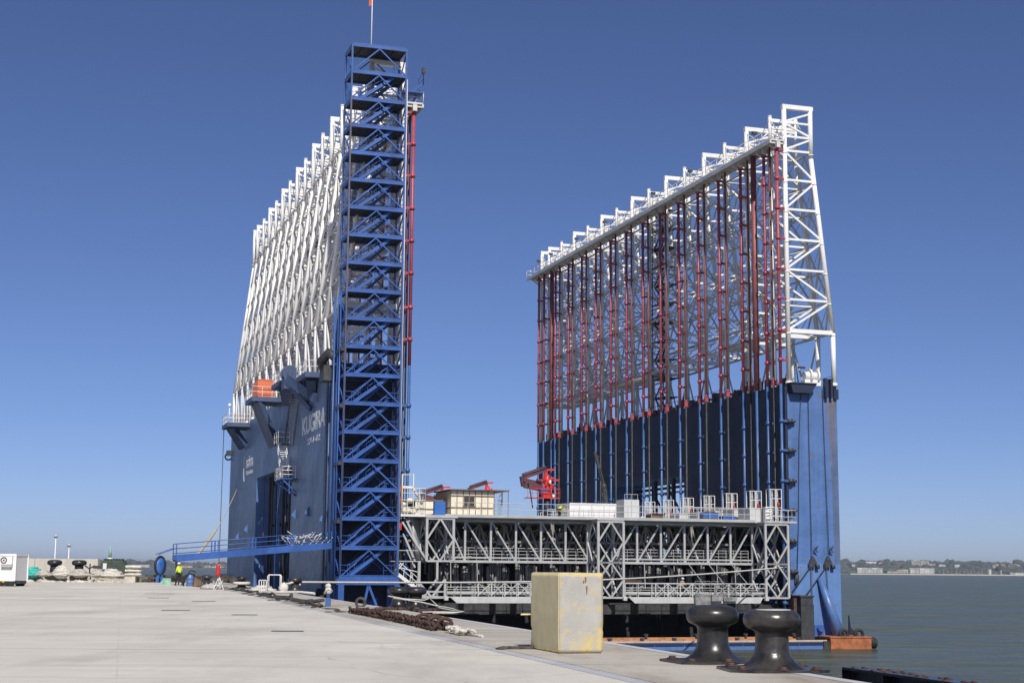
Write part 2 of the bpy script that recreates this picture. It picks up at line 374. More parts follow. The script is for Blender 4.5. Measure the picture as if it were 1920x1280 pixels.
def quay_strip(name, off0, off1, z, m, ynear=-30, yfar=188, bottom=None):
    b = MB()
    ys = [ynear, yfar]
    p = [(edge_x(ynear)+off0, ynear), (edge_x(ynear)+off1, ynear), (edge_x(yfar)+off1, yfar), (edge_x(yfar)+off0, yfar)]
    if bottom is None:
        n = b.add([(x,y,z) for x,y in p]); b.face([n,n+1,n+2,n+3]); o = b.build(name, m, fix=False)
    else:
        b.prism(p, 2, bottom, z); o = b.build(name, m)
    return tag(o, kind='structure')
quay_strip('quay', -320, -3.3, 0.0, quay_conc, bottom=-9)
quay_strip('quay_edge', -3.0, 0.0, 0.012, edge_conc, bottom=-9)
quay_strip('paving_joint', -3.3, -3.0, 0.006, joint_conc, bottom=-9)
quay_strip('edge_margin', -.28, -.02, 0.017, ground_mat('edge_margin_concrete', (.47,.47,.48), (.55,.55,.55), (.36,.33,.3), .5))

# ================================================================== FLOATING DOCK
dock = thing('floating_dock', 'huge blue floating dock with two white lattice walls above tall blue hulls', 'floating dock', DO, DA)
W0 = 39.3; HT = 19.9; FT = 48.4; LEN = 77.0; HW = 5.6
LV = [43.85, 40.8, 37.75, 34.65, 31.55, 28.5, 25.3]
FRAME_V = [0.0] + [3.1 + 5.43*k for k in range(14)] + [77.0]

# --- hulls with the tall portal opening through them
def hull(u0, u1, label, m, end_m):
    b = MB()
    poly = [(0,-9),(25,-9),(25,12.2),(51,12.2),(51,-9),(77,-9),(77,HT),(0,HT)]
    b.prism(poly, 0, u0, u1)
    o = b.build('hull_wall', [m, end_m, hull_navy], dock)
    for p in o.data.polygons:                 # colour follows the faces of the hull: ends, outside, inside
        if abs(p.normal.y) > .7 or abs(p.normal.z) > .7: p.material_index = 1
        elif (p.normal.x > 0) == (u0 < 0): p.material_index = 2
        if u0 < 0 and p.center.y < 1: p.material_index = 2  # quay hull's front end darkened, imitating the shade behind the stair tower
    o['label'] = label
    return o
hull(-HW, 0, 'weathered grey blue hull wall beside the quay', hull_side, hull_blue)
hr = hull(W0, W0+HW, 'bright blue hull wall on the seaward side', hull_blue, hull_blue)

# bracing seen inside the portals
for v in (31.0, 35.6, 40.6, 45.8):
    b = MB(); b.bar((-4.6,v,-4),(-4.6,v,12.1), .5); b.bar((-1.2,v,-4),(-1.2,v,12.1), .5); b.bar((-4.6,v,6.4),(-1.2,v,6.4), .3); b.bar((-4.6,v,-2),(-1.2,v,6.4), .25); b.bar((-1.2,v,6.4),(-4.6,v,12), .25)
    b.build('portal_column', shade_dark, dock)  # columns coloured dark to imitate shade inside the portal
b = MB(); b.bar((-5.0,37.2,1.5),(-5.0,37.2,11.6), .3); b.bar((-5.0,37.2,7.5),(-5.0,34.6,11.8), .35); b.bar((-5.0,36.6,-4),(-5.0,36.6,3.2), .7); b.build('portal_brace', hull_blue, dock)
b = MB()
for v0 in (25, 30.2, 35.4, 40.6, 45.8):
    uu = W0+4.9; b.bar((uu,v0,11.7),(uu,v0+5.2,11.7), .3); b.bar((uu,v0,11.1),(uu,v0+5.2,11.1), .18); b.bar((uu,v0,7.2),(uu,v0+5.2,11.4), .2); b.bar((uu,v0+5.2,6.2),(uu,v0,9.0), .16); b.bar((uu,v0,5.5),(uu,v0+5.2,5.5), .25); b.bar((uu,v0,-4),(uu,v0,12.1), .25)
b.bar((W0+.7,29.6,-4),(W0+.7,29.6,12.15), .4); b.bar((W0+.7,35.0,-4),(W0+.7,35.0,12.15), .4)
b.build('portal_bracing', hull_navy, dock)

# --- floating base: front and back girders between the hulls
b = MB(); b.box(-6.5, 41.5, -3.2, -1.0, -9, -5.05); b.build('front_girder', hull_blue, dock)
b = MB(); b.box(-6.5, 45, 77.01, 80, -9, -4.6); b.build('rear_girder', hull_blue, dock)
b = MB()
for i in range(16): b.box(-6+i*2.97, -6+i*2.97+2.9, -3.28, -3.2, -5.35, -5.12)
b.build('rubbing_strake', hull_navy, dock)
for i, (v0, v1, z) in enumerate(((-3.1,-2.5,-4.98),(-2.2,-1.75,-4.80),(-1.5,-1.05,-4.66))):
    b = MB(); b.box(-6, 41.2-.6*i, v0, v1, -5.05, z); b.build('deck_plank', plank, dock)
b = MB(); b.box(-6.2, 41.4, -3.24, -3.1, -5.05, -4.9); b.build('deck_kerb', kerb_tan, dock)
b = MB(); b.box(-.12,.12,-.2,.2,0,.28); b.box(-.2,.2,-.1,.1,.2,.34); cl0 = b.build('deck_cleat', dark_steel, dock, (-3,-2.8,-4.98))
for i in range(1, 14): dup(cl0, dock, (-3+i*3.2,-2.8,-4.98))
for i in range(9): dup(cl0, dock, (-2+i*5.1,-1.5,-4.66))

# --- rusty sponson at the seaward front corner
b = MB(); b.box(41.6, 46.0, -3.6, -.15, -6.8, -4.72); b.box(41.55, 46.05, -3.66, -.1, -4.72, -4.6); b.box(41.6,43.0,-3.63,-3.58,-5.7,-4.9)
b.build('sponson', [orange_rust], dock)
b = MB(); b.box(41.0, 41.62, -3.4, -.2, -6.8, -5.0); b.build('sponson_knee', dark_steel, dock)
def ring(b, c, R0, r, axis, n=16, k=8):
    pts = []
    for i in range(n):
        t = 2*math.pi*i/n; a, d = math.cos(t)*R0, math.sin(t)*R0
        pts.append(Vector(c)+Vector(((0,a,d),(a,0,d),(a,d,0))[axis]))
    b.path(pts, r, k, closed=True); return b
for u in (43.7, 45.35):
    b = MB(); ring(b, (u, -2.4, -4.45), .42, .16, 1); b.build('mooring_ring', black_rubber, dock)
b = MB(); ring(b, (46.35, -2.9, -5.2), .40, .22, 0); ring(b, (46.65, -2.9, -5.25), .36, .2, 0); b.build('tyre_fender', black_rubber, dock)
b = MB(); b.prism([(45.4,-4.6),(46.5,-4.6),(45.6,-3.9),(45.45,-2.7)], 1, -.5, -.3); b.build('corner_bracket', hull_navy, dock)

# --- fittings on the seaward hull's front end
b = MB(); b.tube((42.45, -.25, .9), (43.75, -1.5, -4.7), .28, 16, .62); b.build('end_strut', hull_blue, dock)
hull_pale = mat('hull_pale_band', (.105,.205,.43), .45, 0, .12, .5, rust=.2, streak=.3, rustcol=(.12,.10,.06))
b = MB(); b.box(44.2, 44.87, -.005, -.001, 2.25, 19.88); b.build('edge_strip', hull_side, dock)
stain = mat('rust_stain', (.20,.115,.065), .8, 0, .35, 3.)
rs = random.Random(6)
for u, z, l, w in ((44.12,19.2,9.5,.20),(43.75,18.9,4.5,.16),(44.5,18.6,6.0,.16),(42.9,19.3,2.2,.10),(41.9,13.2,.9,.10),(42.2,13.1,.7,.09),(42.6,8.6,1.0,.08),(40.5,2.0,1.2,.12),(41.8,1.6,1.0,.10),(40.3,-.6,.8,.16),(42.6,-1.4,.6,.2),(40.9,-2.2,.5,.2),(44.2,-1.6,.6,.15)):
    n = 7; L_ = [(u-w*(.5-.42*i/n)*rs.uniform(.7,1.2), z-l*i/n) for i in range(n+1)]; R_ = [(u+w*(.5-.42*i/n)*rs.uniform(.7,1.2), z-l*i/n) for i in range(n, -1, -1)]
    b = MB(); b.prism(L_+R_, 1, -.0105, -.0075); b.build('rust_streak', stain, dock)
b = MB(); b.box(39.9, 44.86, -.0065, -.0015, -4.6, 2.25); b.build('waterline_band', hull_pale, dock)
b = MB(); b.box(41.3, 42.3, -1.1, -.5, -4.7, -3.6); b.tube((41.8,-.8,-3.9),(41.8,-1.5,-3.9),.3,10); b.build('end_bollard', frame_blue, dock)
for u in (41.75, 43.45):
    b = MB(); b.box(u-.5, u+.15, -.35, 0, 1.95, 2.25); b.prism([(u-.45,2.25),(u+.45,2.25),(u+.05,3.0),(u-.1,3.0)], 1, -.3, -.02)
    b.tube((u+.25,-.3,2.0),(u+.6,-.3,2.0),.22,10); b.path([(u+.1,-.2,3.5),(u+.5,-.3,3.4),(u+.15,-.3,3.8),(u+.6,-.2,4.0)], .06, 5); b.build('fairlead', dark_steel, dock)
b = MB(); b.box(39.75, 40.2, -.25, 0, .35, 1.2); b.tube((39.95,-.2,1.4),(39.95,-.2,.2),.16,8); b.build('fairlead', dark_steel, dock)
def cable(pts, r=.035, m=None, name='steel_cable', parent=None):
    b = MB(); b.path(pts, r, 5); return b.build(name, m or dark_steel, parent or dock)
cable([(41.65,-.15,19.8),(41.62,-.2,10),(41.6,-.3,3)])
cable([(43.25,-.15,19.6),(43.4,-.2,10),(43.5,-.3,3)])
cable([(40.9,-.15,19.7),(40.55,-.14,14.5),(40.3,-.12,6),(40.0,-.2,1.2)])
cable([(41.5,-.3,2.1),(39.2,-.5,-.5)], .05); cable([(43.2,-.3,2.1),(39.3,-.6,-2.4)], .05)
cable([(41.5,-.3,2),(41.62,-.3,-5)], .045); cable([(43.2,-.3,2),(43.35,-.3,-2.6)], .045)
cable([(40.1,-.5,-1.4),(41.9,-1.1,-4.9)], .11, dark_steel)
b = MB(); b.box(38.9, 40.2, -2.9, -.4, -5.0, -.9); b.box(40.25,40.33,-2.8,-.4,-5,-1.6); b.box(38.8,40.3,-3.0,-.3,-.9,-.75); b.build('machinery_cabin', dark_steel, dock)
b = MB(); b.box(38.3, 38.62, -2.6, -2.2, -2.9, -1.0); b.build('rusty_post', rust_plate, dock)
b = MB(); b.prism([(39.35,HT),(42.2,HT),(41.6,HT-.9),(39.6,HT-.9)], 1, -.9, -.004); b.box(39.3,42.2,-1.0,-.002,HT,HT+.12); b.build('end_bracket', hull_navy, dock)
b = MB()
b.box(43.4, 43.75, -.5, 0, 18.7, 20.6); b.box(44.0, 44.25, -.5, 0, 18.7, 20.6); b.box(44.5, 45.0, -.25, 0, 18.6, 19.6)
b.build('hull_lug', hull_navy, dock)
b = MB(); b.tube((41.6,.6,20.9),(43.2,.6,20.9),.45,12); b.tube((42.1,.6,20.9),(42.3,.6,20.9),.75,14); b.tube((42.9,.6,20.9),(43.1,.6,20.9),.75,14); b.box(41.5,43.3,.2,1,19.9,20.5)
b.build('deck_winch', white_steel, dock)
b = MB(); b.tube((40.9,.4,19.9),(40.6,.4,22.3),.06,6); b.box(40.9,41.6,.2,.5,21.6,21.8); b.build('floodlight', dark_steel, dock)

# --- white lattice frames standing on the hulls
def frame(side, box_top):
    """one transverse frame at v = 0; side +1 seaward wall, -1 quay wall (mirrored)"""
    X = (lambda u: u) if side > 0 else (lambda u: W0-u)
    b = MB(); ui = 39.62
    def uo(z):
        if z > 43.2: return 42.6
        if z > 25.3: return 42.6+(43.2-z)/(43.2-25.3)*2.05
        return 44.65
    top = FT if box_top else FT-.1
    if box_top: b.tube((X(ui),0,HT),(X(ui),0,top), .25, 10)
    else: b.tube((X(ui),0,HT),(X(ui),0,45.4), .25, 10); b.tube((X(ui),0,45.4),(X(ui),0,top), .20, 8); b.bar((X(ui-.2),0,FT-.5),(X(42.8),0,FT-.5), .28, .34); b.tube((X(ui),0,top),(X(ui),0,top+.08), .24, 8)
    b.tube((X(uo(HT)),0,HT),(X(uo(25.3)),0,25.3), .25, 10)
    b.tube((X(uo(25.3)),0,25.3),(X(uo(43.2)),0,43.2), .25, 10)
    b.tube((X(uo(43.2)),0,43.2),(X(42.6),0,top), .25 if box_top else .19, 10)
    if box_top: b.bar((X(ui-.25),0,FT+.05),(X(42.85),0,FT+.05), .42, .45)
    else:
        b.bar((X(ui),0,FT-1.3),(X(42.6),0,FT-1.3), .3)
        b.tube((X(42.6),0,top),(X(42.6),0,top+.1), .23, 10); b.bar((X(ui),0,FT-2.6),(X(42.6),0,FT-1.6), .12); b.bar((X(ui-.9),0,45.9),(X(ui),0,FT-1.6), .1)
    for z in (46.8, 45.35): b.bar((X(ui),0,z),(X(42.6),0,z), .2)
    for z in LV: b.bar((X(ui),0,z),(X(uo(z)),0,z), .42 if z < 26 else .22)
    zz = [FT-.3, 46.8, 45.35] + LV
    flip = True
    for a, c in zip(zz, zz[1:]):
        if flip: b.bar((X(uo(a)),0,a-.15),(X(ui),0,c+.1), .19)
        else: b.bar((X(ui),0,a-.1),(X(uo(c)),0,c+.12), .19)
        flip = not flip
    for z in LV:                                        # flanges on the legs
        b.tube((X(ui),0,z-.32),(X(ui),0,z-.22), .29, 10); b.tube((X(uo(z)),0,z-.32),(X(uo(z)),0,z-.22), .29, 10)
    b.tube((X(ui),0,HT),(X(ui),0,HT+.3), .36, 10); b.tube((X(44.65),0,HT),(X(44.65),0,HT+.3), .36, 10)
    return b
def bay(side, L):
    X = (lambda u: u) if side > 0 else (lambda u: W0-u)
    def uo(z): return 42.6 if z > 43.2 else (42.6+(43.2-z)/(43.2-25.3)*2.05 if z > 25.3 else 44.65)
    b = MB(); ui = 39.62
    zs = [43.85, 40.8, 37.75, 34.65, 31.55, 28.5, 25.3]
    for k, z in enumerate(zs):
        b.tube((X(uo(z)),0,z),(X(uo(z)),L,z), .12, 6, cap=False)
        if k % 2 == 0: b.tube((X(ui),0,z),(X(ui),L,z), .12, 6, cap=False)
    for k in range(6):
        a, c = zs[k], zs[k+1]; h = L/2
        if k % 2 == 0:
            b.tube((X(uo(a)),h,a),(X(uo(c)),0,c), .11, 6, cap=False); b.tube((X(uo(a)),h,a),(X(uo(c)),L,c), .11, 6, cap=False)
        else:
            b.tube((X(uo(a)),0,a),(X(uo(c)),h,c), .11, 6, cap=False); b.tube((X(uo(a)),L,a),(X(uo(c)),h,c), .11, 6, cap=False)
    for k in range(6):                                   # light secondary lattice
        a, c = zs[k], zs[k+1]
        for v0, v1 in ((0, L), (L, 0)): b.tube((X(ui),v0,a),(X(ui),v1,c), .045, 5, cap=False)
        b.tube((X(ui),L/2,(a+c)/2),(X(uo((a+c)/2)),L/2 if k % 2 else L,(a+c)/2+(1.2 if k % 2 else -1.2)), .05, 5, cap=False)
        b.tube((X(uo(a)),0,a),(X(uo(c)),L,c), .05, 5, cap=False)
    for z in (43.85, 37.75, 31.55, 25.3):                # plan bracing
        b.tube((X(ui),0,z),(X(uo(z)),L,z), .07, 5, cap=False)
    for u in (ui, 42.6):
        for v0 in (0, L): b.tube((X(u),v0,43.85),(X(u),L/2,46.4), .05, 5, cap=False); b.tube((X(u),L/2,46.4),(X(u),v0,FT-.4), .05, 5, cap=False)
    b.tube((X(uo(25.3)),0,25.2),(X(44.65),L/2,HT), .11, 6, cap=False) if L > 4 else None
    b.tube((X(uo(25.3)),L,25.2),(X(44.65),L/2,HT), .11, 6, cap=False) if L > 4 else None
    return b
for side in (1, -1):
    fa = frame(side, True).build('lattice_frame', white_steel, dock)
    fb = frame(side, False).build('lattice_frame', white_steel, dock, (0, FRAME_V[1], 0))
    for i, v in enumerate(FRAME_V):
        if i < 2: continue
        dup(fa if (i % 2 == 0 or i == 15) else fb, dock, (0, v, 0))
    ba = bay(side, 5.43).build('bay_bracing', inner_steel, dock, (0, FRAME_V[1], 0))
    for v in FRAME_V[2:14]: dup(ba, dock, (0, v, 0))
    be = bay(side, 3.1).build('bay_bracing', inner_steel, dock)
    dup(be, dock, (0, FRAME_V[14], 0))

# --- top walkways
def walkway(side):
    X = (lambda u: u) if side > 0 else (lambda u: W0-u)
    b = MB()
    x0, x1 = sorted((X(37.7), X(39.35)))
    b.box(x0, x1, -.6, 78.6, 44.62, 44.78)
    for u in (37.75, 39.3): b.bar((X(u),-.6,44.5),(X(u),78.6,44.5), .16, .34)
    for i in range(72): b.bar((X(37.7), -.4+i*1.1, 44.45), (X(39.3), -.4+i*1.1, 44.45), .12, .2)
    for v in FRAME_V: b.bar((X(37.9), v, 44.3), (X(39.5), v, 43.3), .14); b.bar((X(38.55), v-.6, 44.5),(X(38.55), v-.6, 43.9), .4)
    w = b.build('top_walkway', inner_steel, dock)
    b = MB()
    for u in (37.72, 39.32):
        for z in (45.3, 45.85): b.tube((X(u),-.6,z),(X(u),78.6,z), .032, 5)
        for i in range(45): b.tube((X(u),-.6+i*1.8,44.7),(X(u),-.6+i*1.8,45.87), .032, 5)
    for v in (-.6, 78.6):
        for z in (45.3, 45.85): b.tube((X(37.72),v,z),(X(39.32),v,z), .032, 5)
    b.build('railing', white_steel, w)
    b = MB()
    for i in (1, 4, 6, 9, 11, 13, 14):
        v = FRAME_V[i]; b.bar((X(38.2),v+.8,44.8),(X(38.2),v+.8,46.6), .06); b.box(min(X(38.0),X(38.5)), max(X(38.0),X(38.5)), v+.6, v+1.0, 46.5, 46.75)
    b.build('lamp_bracket', dark_steel, w)
walkway(1); walkway(-1)

# --- guide pipes on the inner faces: red above the hull deck, blue below
UP = [43.85, 40.8, 37.75, 34.65, 31.55, 28.5, 25.3, 22.3]; LO = [16.2, 13.3, 10.3, 7.4, 4.45, 1.5, -1.5]
def guide(side, r, upper, lower, clamps, name='guide_pipe', z0=-4.4, low_r=None):
    X = (lambda u: u) if side > 0 else (lambda u: W0-u)
    b = MB(); b.tube((X(38.55),0,HT),(X(38.55),0,44.4), r, 9)
    if clamps:
        for z in UP:
            b.tube((X(38.55),0,z-.16),(X(38.55),0,z+.16), r+.10, 9)
            b.bar((X(38.6),0,z),(X(39.5),.25,z), .18, .22)
    g = b.build(name, upper, dock)
    b = MB(); b.tube((X(38.55),0,z0),(X(38.55),0,HT), low_r or r*.92, 9)
    if clamps:
        for z in LO:
            b.tube((X(38.55),0,z-.16),(X(38.55),0,z+.16), r+.08, 9)
            b.bar((X(38.6),0,z),(X(39.3),.0,z), .22, .22)
    b.build('lower_guide', lower, g)
    return g
CV = [-.3] + [v-.55 for v in FRAME_V[1:14]] + [FRAME_V[14]-.9, 75.2]
TV = [1.2] + [v+3.2 for v in FRAME_V[1:13]]
for side in (1, -1):
    g = guide(side, .16, pipe_red, pipe_blue, True)
    for i, v in enumerate(CV):
        if i == 0: g.location.y = v
        else: dup(g, dock, (0, v, 0))
    t = guide(side, .11, pipe_brown, dark_steel, False, 'slim_guide_pipe')
    for i, v in enumerate(TV):
        if i == 0: t.location.y = v
        else: dup(t, dock, (0, v, 0))
    w = guide(side, .30, pipe_brown, pipe_blue, False, 'wide_guide_pipe', z0=-4.4, low_r=.15)
    w.location.y = 4.95; dup(w, dock, (0, 69.3, 0))
# rollers at the seaward front corner
for z in LO:
    b = MB(); b.tube((39.45,-.28,z-.22),(39.45,-.28,z+.22), .34, 12); b.tube((39.85,-.25,z-.1),(39.85,-.25,z+.1), .26, 12); b.bar((38.6,-.3,z),(39.9,-.25,z), .18)
    b.build('guide_roller', dark_steel, dock)
b = MB(); b.box(39.02, 39.28, -.2, .2, -4.4, HT-.2); b.build('corner_channel', hull_navy, dock)

# --- small gear along the seaward hull's deck edge
rnd = random.Random(3)
for i in range(46):
    v = 1+i*1.63+rnd.uniform(-.4,.4); h = rnd.uniform(.3,1.1); b = MB()
    b.box(0, rnd.uniform(.3,.6), 0, rnd.uniform(.3,.8), 0, h)
    if i % 2: b.tube((.2,.2,h),(.2,.2,h+rnd.uniform(.1,.5)), .09, 6)
    b.build('deck_fitting', dark_steel, dock, (W0+.05+rnd.uniform(0,.3), v, HT))
b = MB(); b.box(-.2,.25,-.14,.14,-.05,.5); b.box(.15,.75,-.08,.08,.1,.35); b.tube((0,0,.5),(0,0,.75), .12, 8); pc = b.build('pipe_coupling', pipe_red, dock, (38.55, TV[0], HT))
for v in TV[1:] + [v-.55 for v in FRAME_V[4:14:3]]: dup(pc, dock, (38.55, v, HT))
def rail(b, pts, h=1.1, step=1.6, r=.03, mids=(.55,)):
    for p, q in zip(pts, pts[1:]):
        p = Vector(p); q = Vector(q); n = max(1, round((q-p).length/step))
        for i in range(n+1):
            a = p.lerp(q, i/n); b.tube(a, a+Vector((0,0,h)), r, 5, cap=False)
        for z in (*[m*h/1.1 for m in mids], h): b.tube(p+Vector((0,0,z)), q+Vector((0,0,z)), r, 5, cap=False)
    return b
b = MB(); rail(b, [(39.5,14,HT),(39.5,45,HT)], r=.025); rail(b, [(44.8,.5,HT),(44.8,76,HT)], r=.025); b.build('deck_railing', dark_steel, dock)
# dark stair column inside the seaward lattice
b = MB()
for k in range(11):
    z = HT+k*2.3
    b.box(40.0, 42.0, 32.4, 35.6, z+2.2, z+2.28)
    a, c = (32.6, 35.4) if k % 2 == 0 else (35.4, 32.6)
    for u in (40.2, 40.9): b.bar((u,a,z),(u,c,z+2.25), .07, .22)
    for j in range(8): b.bar((40.2,a+(c-a)*(j+.5)/8,z+2.25*(j+.5)/8),(40.9,a+(c-a)*(j+.5)/8,z+2.25*(j+.5)/8), .2, .04)
    rail(b, [(40.0,32.4,z+2.25),(40.0,35.6,z+2.25)], r=.025)
for u in (40.0, 42.0):
    for v in (32.4, 35.6): b.bar((u,v,HT),(u,v,HT+25.5), .1)
b.build('access_stair', dark_steel, dock)
b = MB()
for (v0, v1, z) in ((6.2,13.0,25.3),(36,47.5,25.0),(57,64,24.8)):
    b.tube((39.6,v0,z),(39.6,v1,z), .28, 10); b.tube((41.8,v0,z+.3),(41.8,v1,z+.3), .3, 10); b.box(39.6,42.2,v0,v0+.3,z-.2,z+.2); b.box(39.6,42.2,v1-.3,v1,z-.2,z+.2)
b.build('header_pipe', inner_steel, dock)

# --- blue stair tower on the front end of the quay side wall
ST = MB()
SU0, SU1, SV0, SV1 = -5.8, -.72, -3.15, -.12
for u in (SU0, SU1):
    for v in (SV0, SV1): ST.bar((u,v,.6),(u,v,48.8), .15, .15)
stair = ST.build('stair_tower', frame_blue, dock)
b = MB()
SZ = [.67+2.533*k for k in range(20)]
um = (SU0+SU1)/2
for k, z in enumerate(SZ[:-1]):
    z2 = SZ[k+1]
    b.bar((um, SV0-.02, z2-.15),(SU0+.05, SV0-.02, z+.12), .11); b.bar((um, SV0-.02, z2-.15),(SU1-.05, SV0-.02, z+.12), .11)
    b.bar((um, SV1, z2-.15),(SU0+.05, SV1, z+.12), .1); b.bar((um, SV1, z2-.15),(SU1-.05, SV1, z+.12), .1)
    b.bar((SU0, SV0, z+.1),(SU0, SV1, z2-.2), .1); b.bar((SU1, SV1, z+.1),(SU1, SV0, z2-.2), .1)
b.build('diagonal_brace', frame_blue, stair)
def landing():
    b = MB()
    b.cur = 1; b.box(SU0+.05, SU1-.05, SV0+.06, SV1-.05, .03, .10)  # plate and joists carry the shade of the underside in their colour
    for i in range(1, 5): b.bar((SU0+i*1.02,SV0+.06,-.02),(SU0+i*1.02,SV1-.06,-.02), .08, .18)
    b.cur = 0
    for v in (SV0, SV1): b.bar((SU0,v,0),(SU1,v,0), .13, .24)
    for u in (SU0, SU1): b.bar((u,SV0,0),(u,SV1,0), .13, .3)
    b.box(SU0+.1, SU1-.15, SV0-.01, SV0+.01, .15, .24)
    return b
l0 = landing().build('landing', [frame_blue, shade_dark], stair, (0,0,SZ[0]))
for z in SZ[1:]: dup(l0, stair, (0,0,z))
def flight():
    b = MB(); a = (-4.9, .15); c = (-1.75, 2.53)
    for v in (-2.85, -1.95): b.bar((a[0],v,a[1]),(c[0],v,c[1]), .06, .28)
    for j in range(11):
        t = (j+.5)/11; u = a[0]+(c[0]-a[0])*t; z = a[1]+(c[1]-a[1])*t
        b.box(u-.14, u+.14, -2.85, -1.95, z-.015, z+.02)
    for v in (-2.85, -1.95):
        for h in (.5, .95): b.tube((a[0],v,a[1]+h),(c[0],v,c[1]+h), .026, 5, cap=False)
        for t in (0, .2, .4, .6, .8, 1): u = a[0]+(c[0]-a[0])*t; z = a[1]+(c[1]-a[1])*t; b.tube((u,v,z),(u,v,z+.95), .024, 5, cap=False)
    # return flight behind
    for v in (-1.45, -.6): b.bar((a[0]+.9,v,a[1]),(c[0]+.3,v,c[1]), .06, .24)
    for h in (.55, 1.0):
        for v0, v1, u0, u1 in ((SV0+.1,SV0+.1,SU0,SU0+.9),(SV0+.1,SV0+.1,SU1-1.2,SU1),(SV1-.1,SV1-.1,SU0,SU1),(SV0,SV1,SU0+.08,SU0+.08),(SV0,SV1,SU1-.08,SU1-.08)):
            b.tube((u0,v0,h+.1),(u1,v1,h+.1), .024, 5, cap=False)
    for u in (SU0+.9, SU1-1.2, SU1-.5): b.tube((u,SV0+.1,.1),(u,SV0+.1,1.1), .024, 5, cap=False)
    for u in (SU0+1, SU0+2, SU0+3, SU0+4): b.tube((u,SV1-.1,.1),(u,SV1-.1,1.1), .024, 5, cap=False)
    return b
f0 = flight().build('stair_flight', frame_blue, stair, (0,0,SZ[0]))
for z in SZ[1:-2]: dup(f0, stair, (0,0,z))
b = MB()
b.bar((SU0-.3,SV0,.35),(SU1+.2,SV0,.35), .3, .55); b.bar((SU0-.3,SV1,.35),(SU1+.2,SV1,.35), .3, .55)
for u in (SU0+.1, SU1): b.bar((u,SV0,.1),(u,SV0,-8), .5); b.bar((u,SV1,.1),(u,SV1,-8), .5); b.bar((u,SV0,.35),(u,SV1,.35), .4)
b.bar((um,SV0,.1),(SU0+1.6,SV0,-4.5), .2); b.bar((um,SV0,.1),(SU1-.5,SV0,-4.8), .2)
for j in range(4): b.bar((um-1.6+j*.35,-1.6,-3.2+j*.1),(um+.2+j*.35,-1.2,-1.4+j*.1), .16, .3)
b.build('support_portal', frame_blue, stair)
b = MB(); b.box(-.2,.25,SV0+.1,SV1,-.35,-.05); rb = b.build('riser_bracket', dark_steel, stair, (SU0-.15,0,SZ[0]))
for z in SZ[2:10:2]: dup(rb, stair, (SU0-.15,0,z))
for u, v, r in ((SU0-.25,-1.2,.12),(SU0-.5,-.6,.09),(SU0-.32,-2.3,.07)):
    b = MB(); b.tube((u,v,-3),(u,v,HT+6), r, 7); b.build('service_riser', frame_blue, stair)
b = MB(); b.tube((SU0-.02,SV0-.12,.9),(SU0+.02,SV0-.12,44), .045, 6); b.build('drain_pipe', brown_steel, stair)
b = MB(); b.tube((SU1+.1,SV0-.1,.9),(SU1+.1,SV0-.1,46), .04, 6); b.build('drain_pipe', inner_steel, stair)
# cladding strip at the side of the lattice near the tower
b = MB(); b.box(-5.15, -4.9, .5, 2.9, 23, 40); b.build('cable_cover', grey_steel, dock)
b = MB(); b.path([(-5.9,-.2,HT+.3),(-6.6,.5,HT+.9),(-7.1,1.3,HT+.2),(-6.6,2.2,HT-.6)], .45, 9); b.box(-7,-5.6,.5,2.6,HT-1.6,HT-.2); b.path([(-5.5,-.6,HT+5),(-5.9,-.5,HT+3.8),(-6.0,-.1,HT+1)], .2, 7); b.build('cable_chute', dark_steel, dock)
# flag pole, antenna and near end platform
b = MB(); b.tube((-3.38,.1,FT),(-3.38,.1,56.5), .055, 6, .035)
fp = b.build('flag_pole', white_steel, dock)
b = MB(); k = b.add([(-3.36,.1,54.2),(-3.38,.1,56.3)])
pts = [(-3.36+.09*math.sin(i*1.3)-.05*i, .1+.06*i, 54.1-.03*i) for i in range(5)]
idx = [b.add([p, (p[0]-.03,p[1]+.02,p[2]+2.1)]) for p in pts]
for p, q in zip(idx, idx[1:]): b.face([p, q, q+1, p+1], True)
fl = b.build('flag', flag_mat, fp, fix=False)
b = MB(); b.tube((-.35,.2,FT),(-.35,.2,FT+1.0), .05, 6); b.tube((-.35,.2,44.8),(-.35,.2,FT+.2), .03, 6); b.tube((-.35,.2,FT+1),(-.35,.2,FT+1.25), .09, 8); b.build('warning_lamp', orange_rust, dock)
b = MB(); b.box(-.5, 1.5, -1.0, .8, 45.6, 45.75); b.bar((.3,-.5,45.6),(1.5,-.5,46.7), .35, .3); b.bar((.3,.3,44.2),(1.5,.3,46.4), .14)
rail(b, [(1.5,-1,46.5),(1.5,1.2,46.5)], r=.03); b.build('end_platform', frame_blue, dock)
b = MB(); b.tube((1.5,-.8,46.6),(1.5,-.8,48.2), .05, 6); b.box(1.35,1.65,-.95,-.65,47.6,48.1); b.build('signal_lamp', dark_steel, dock)

# --- service platforms, ladders and fittings on the quay side hull
def platform(v0, v1, u0, z, arm_v, arm_z, name='service_platform'):
    b = MB()
    b.box(u0, -5.6, v0, v1, z-.5, z); b.bar((u0+.8,arm_v,z-.5),(-5.9,arm_v+1.5,arm_z), .9, .7); b.bar((u0+.8,arm_v+2.5,z-.5),(-5.9,arm_v+4,arm_z), .6, .7)
    o = b.build(name, platform_blue, dock)
    r = MB(); rail(r, [(-5.7,v0+.05,z),(u0+.05,v0+.05,z),(u0+.05,v1-.05,z),(-5.7,v1-.05,z)], 1.15, 1.2)
    r.build('railing', white_steel, o); return o
platform(32.8, 38.0, -9.0, 20.15, 33.3, 15.0)
platform(58.5, 64.0, -8.5, 19.6, 59.5, 16.8)
platform(24.0, 29.5, -7.4, 21.0, 24.4, 19.0)
p4 = platform(9.8, 15.0, -7.1, 20.2, 11.0, 18.0)
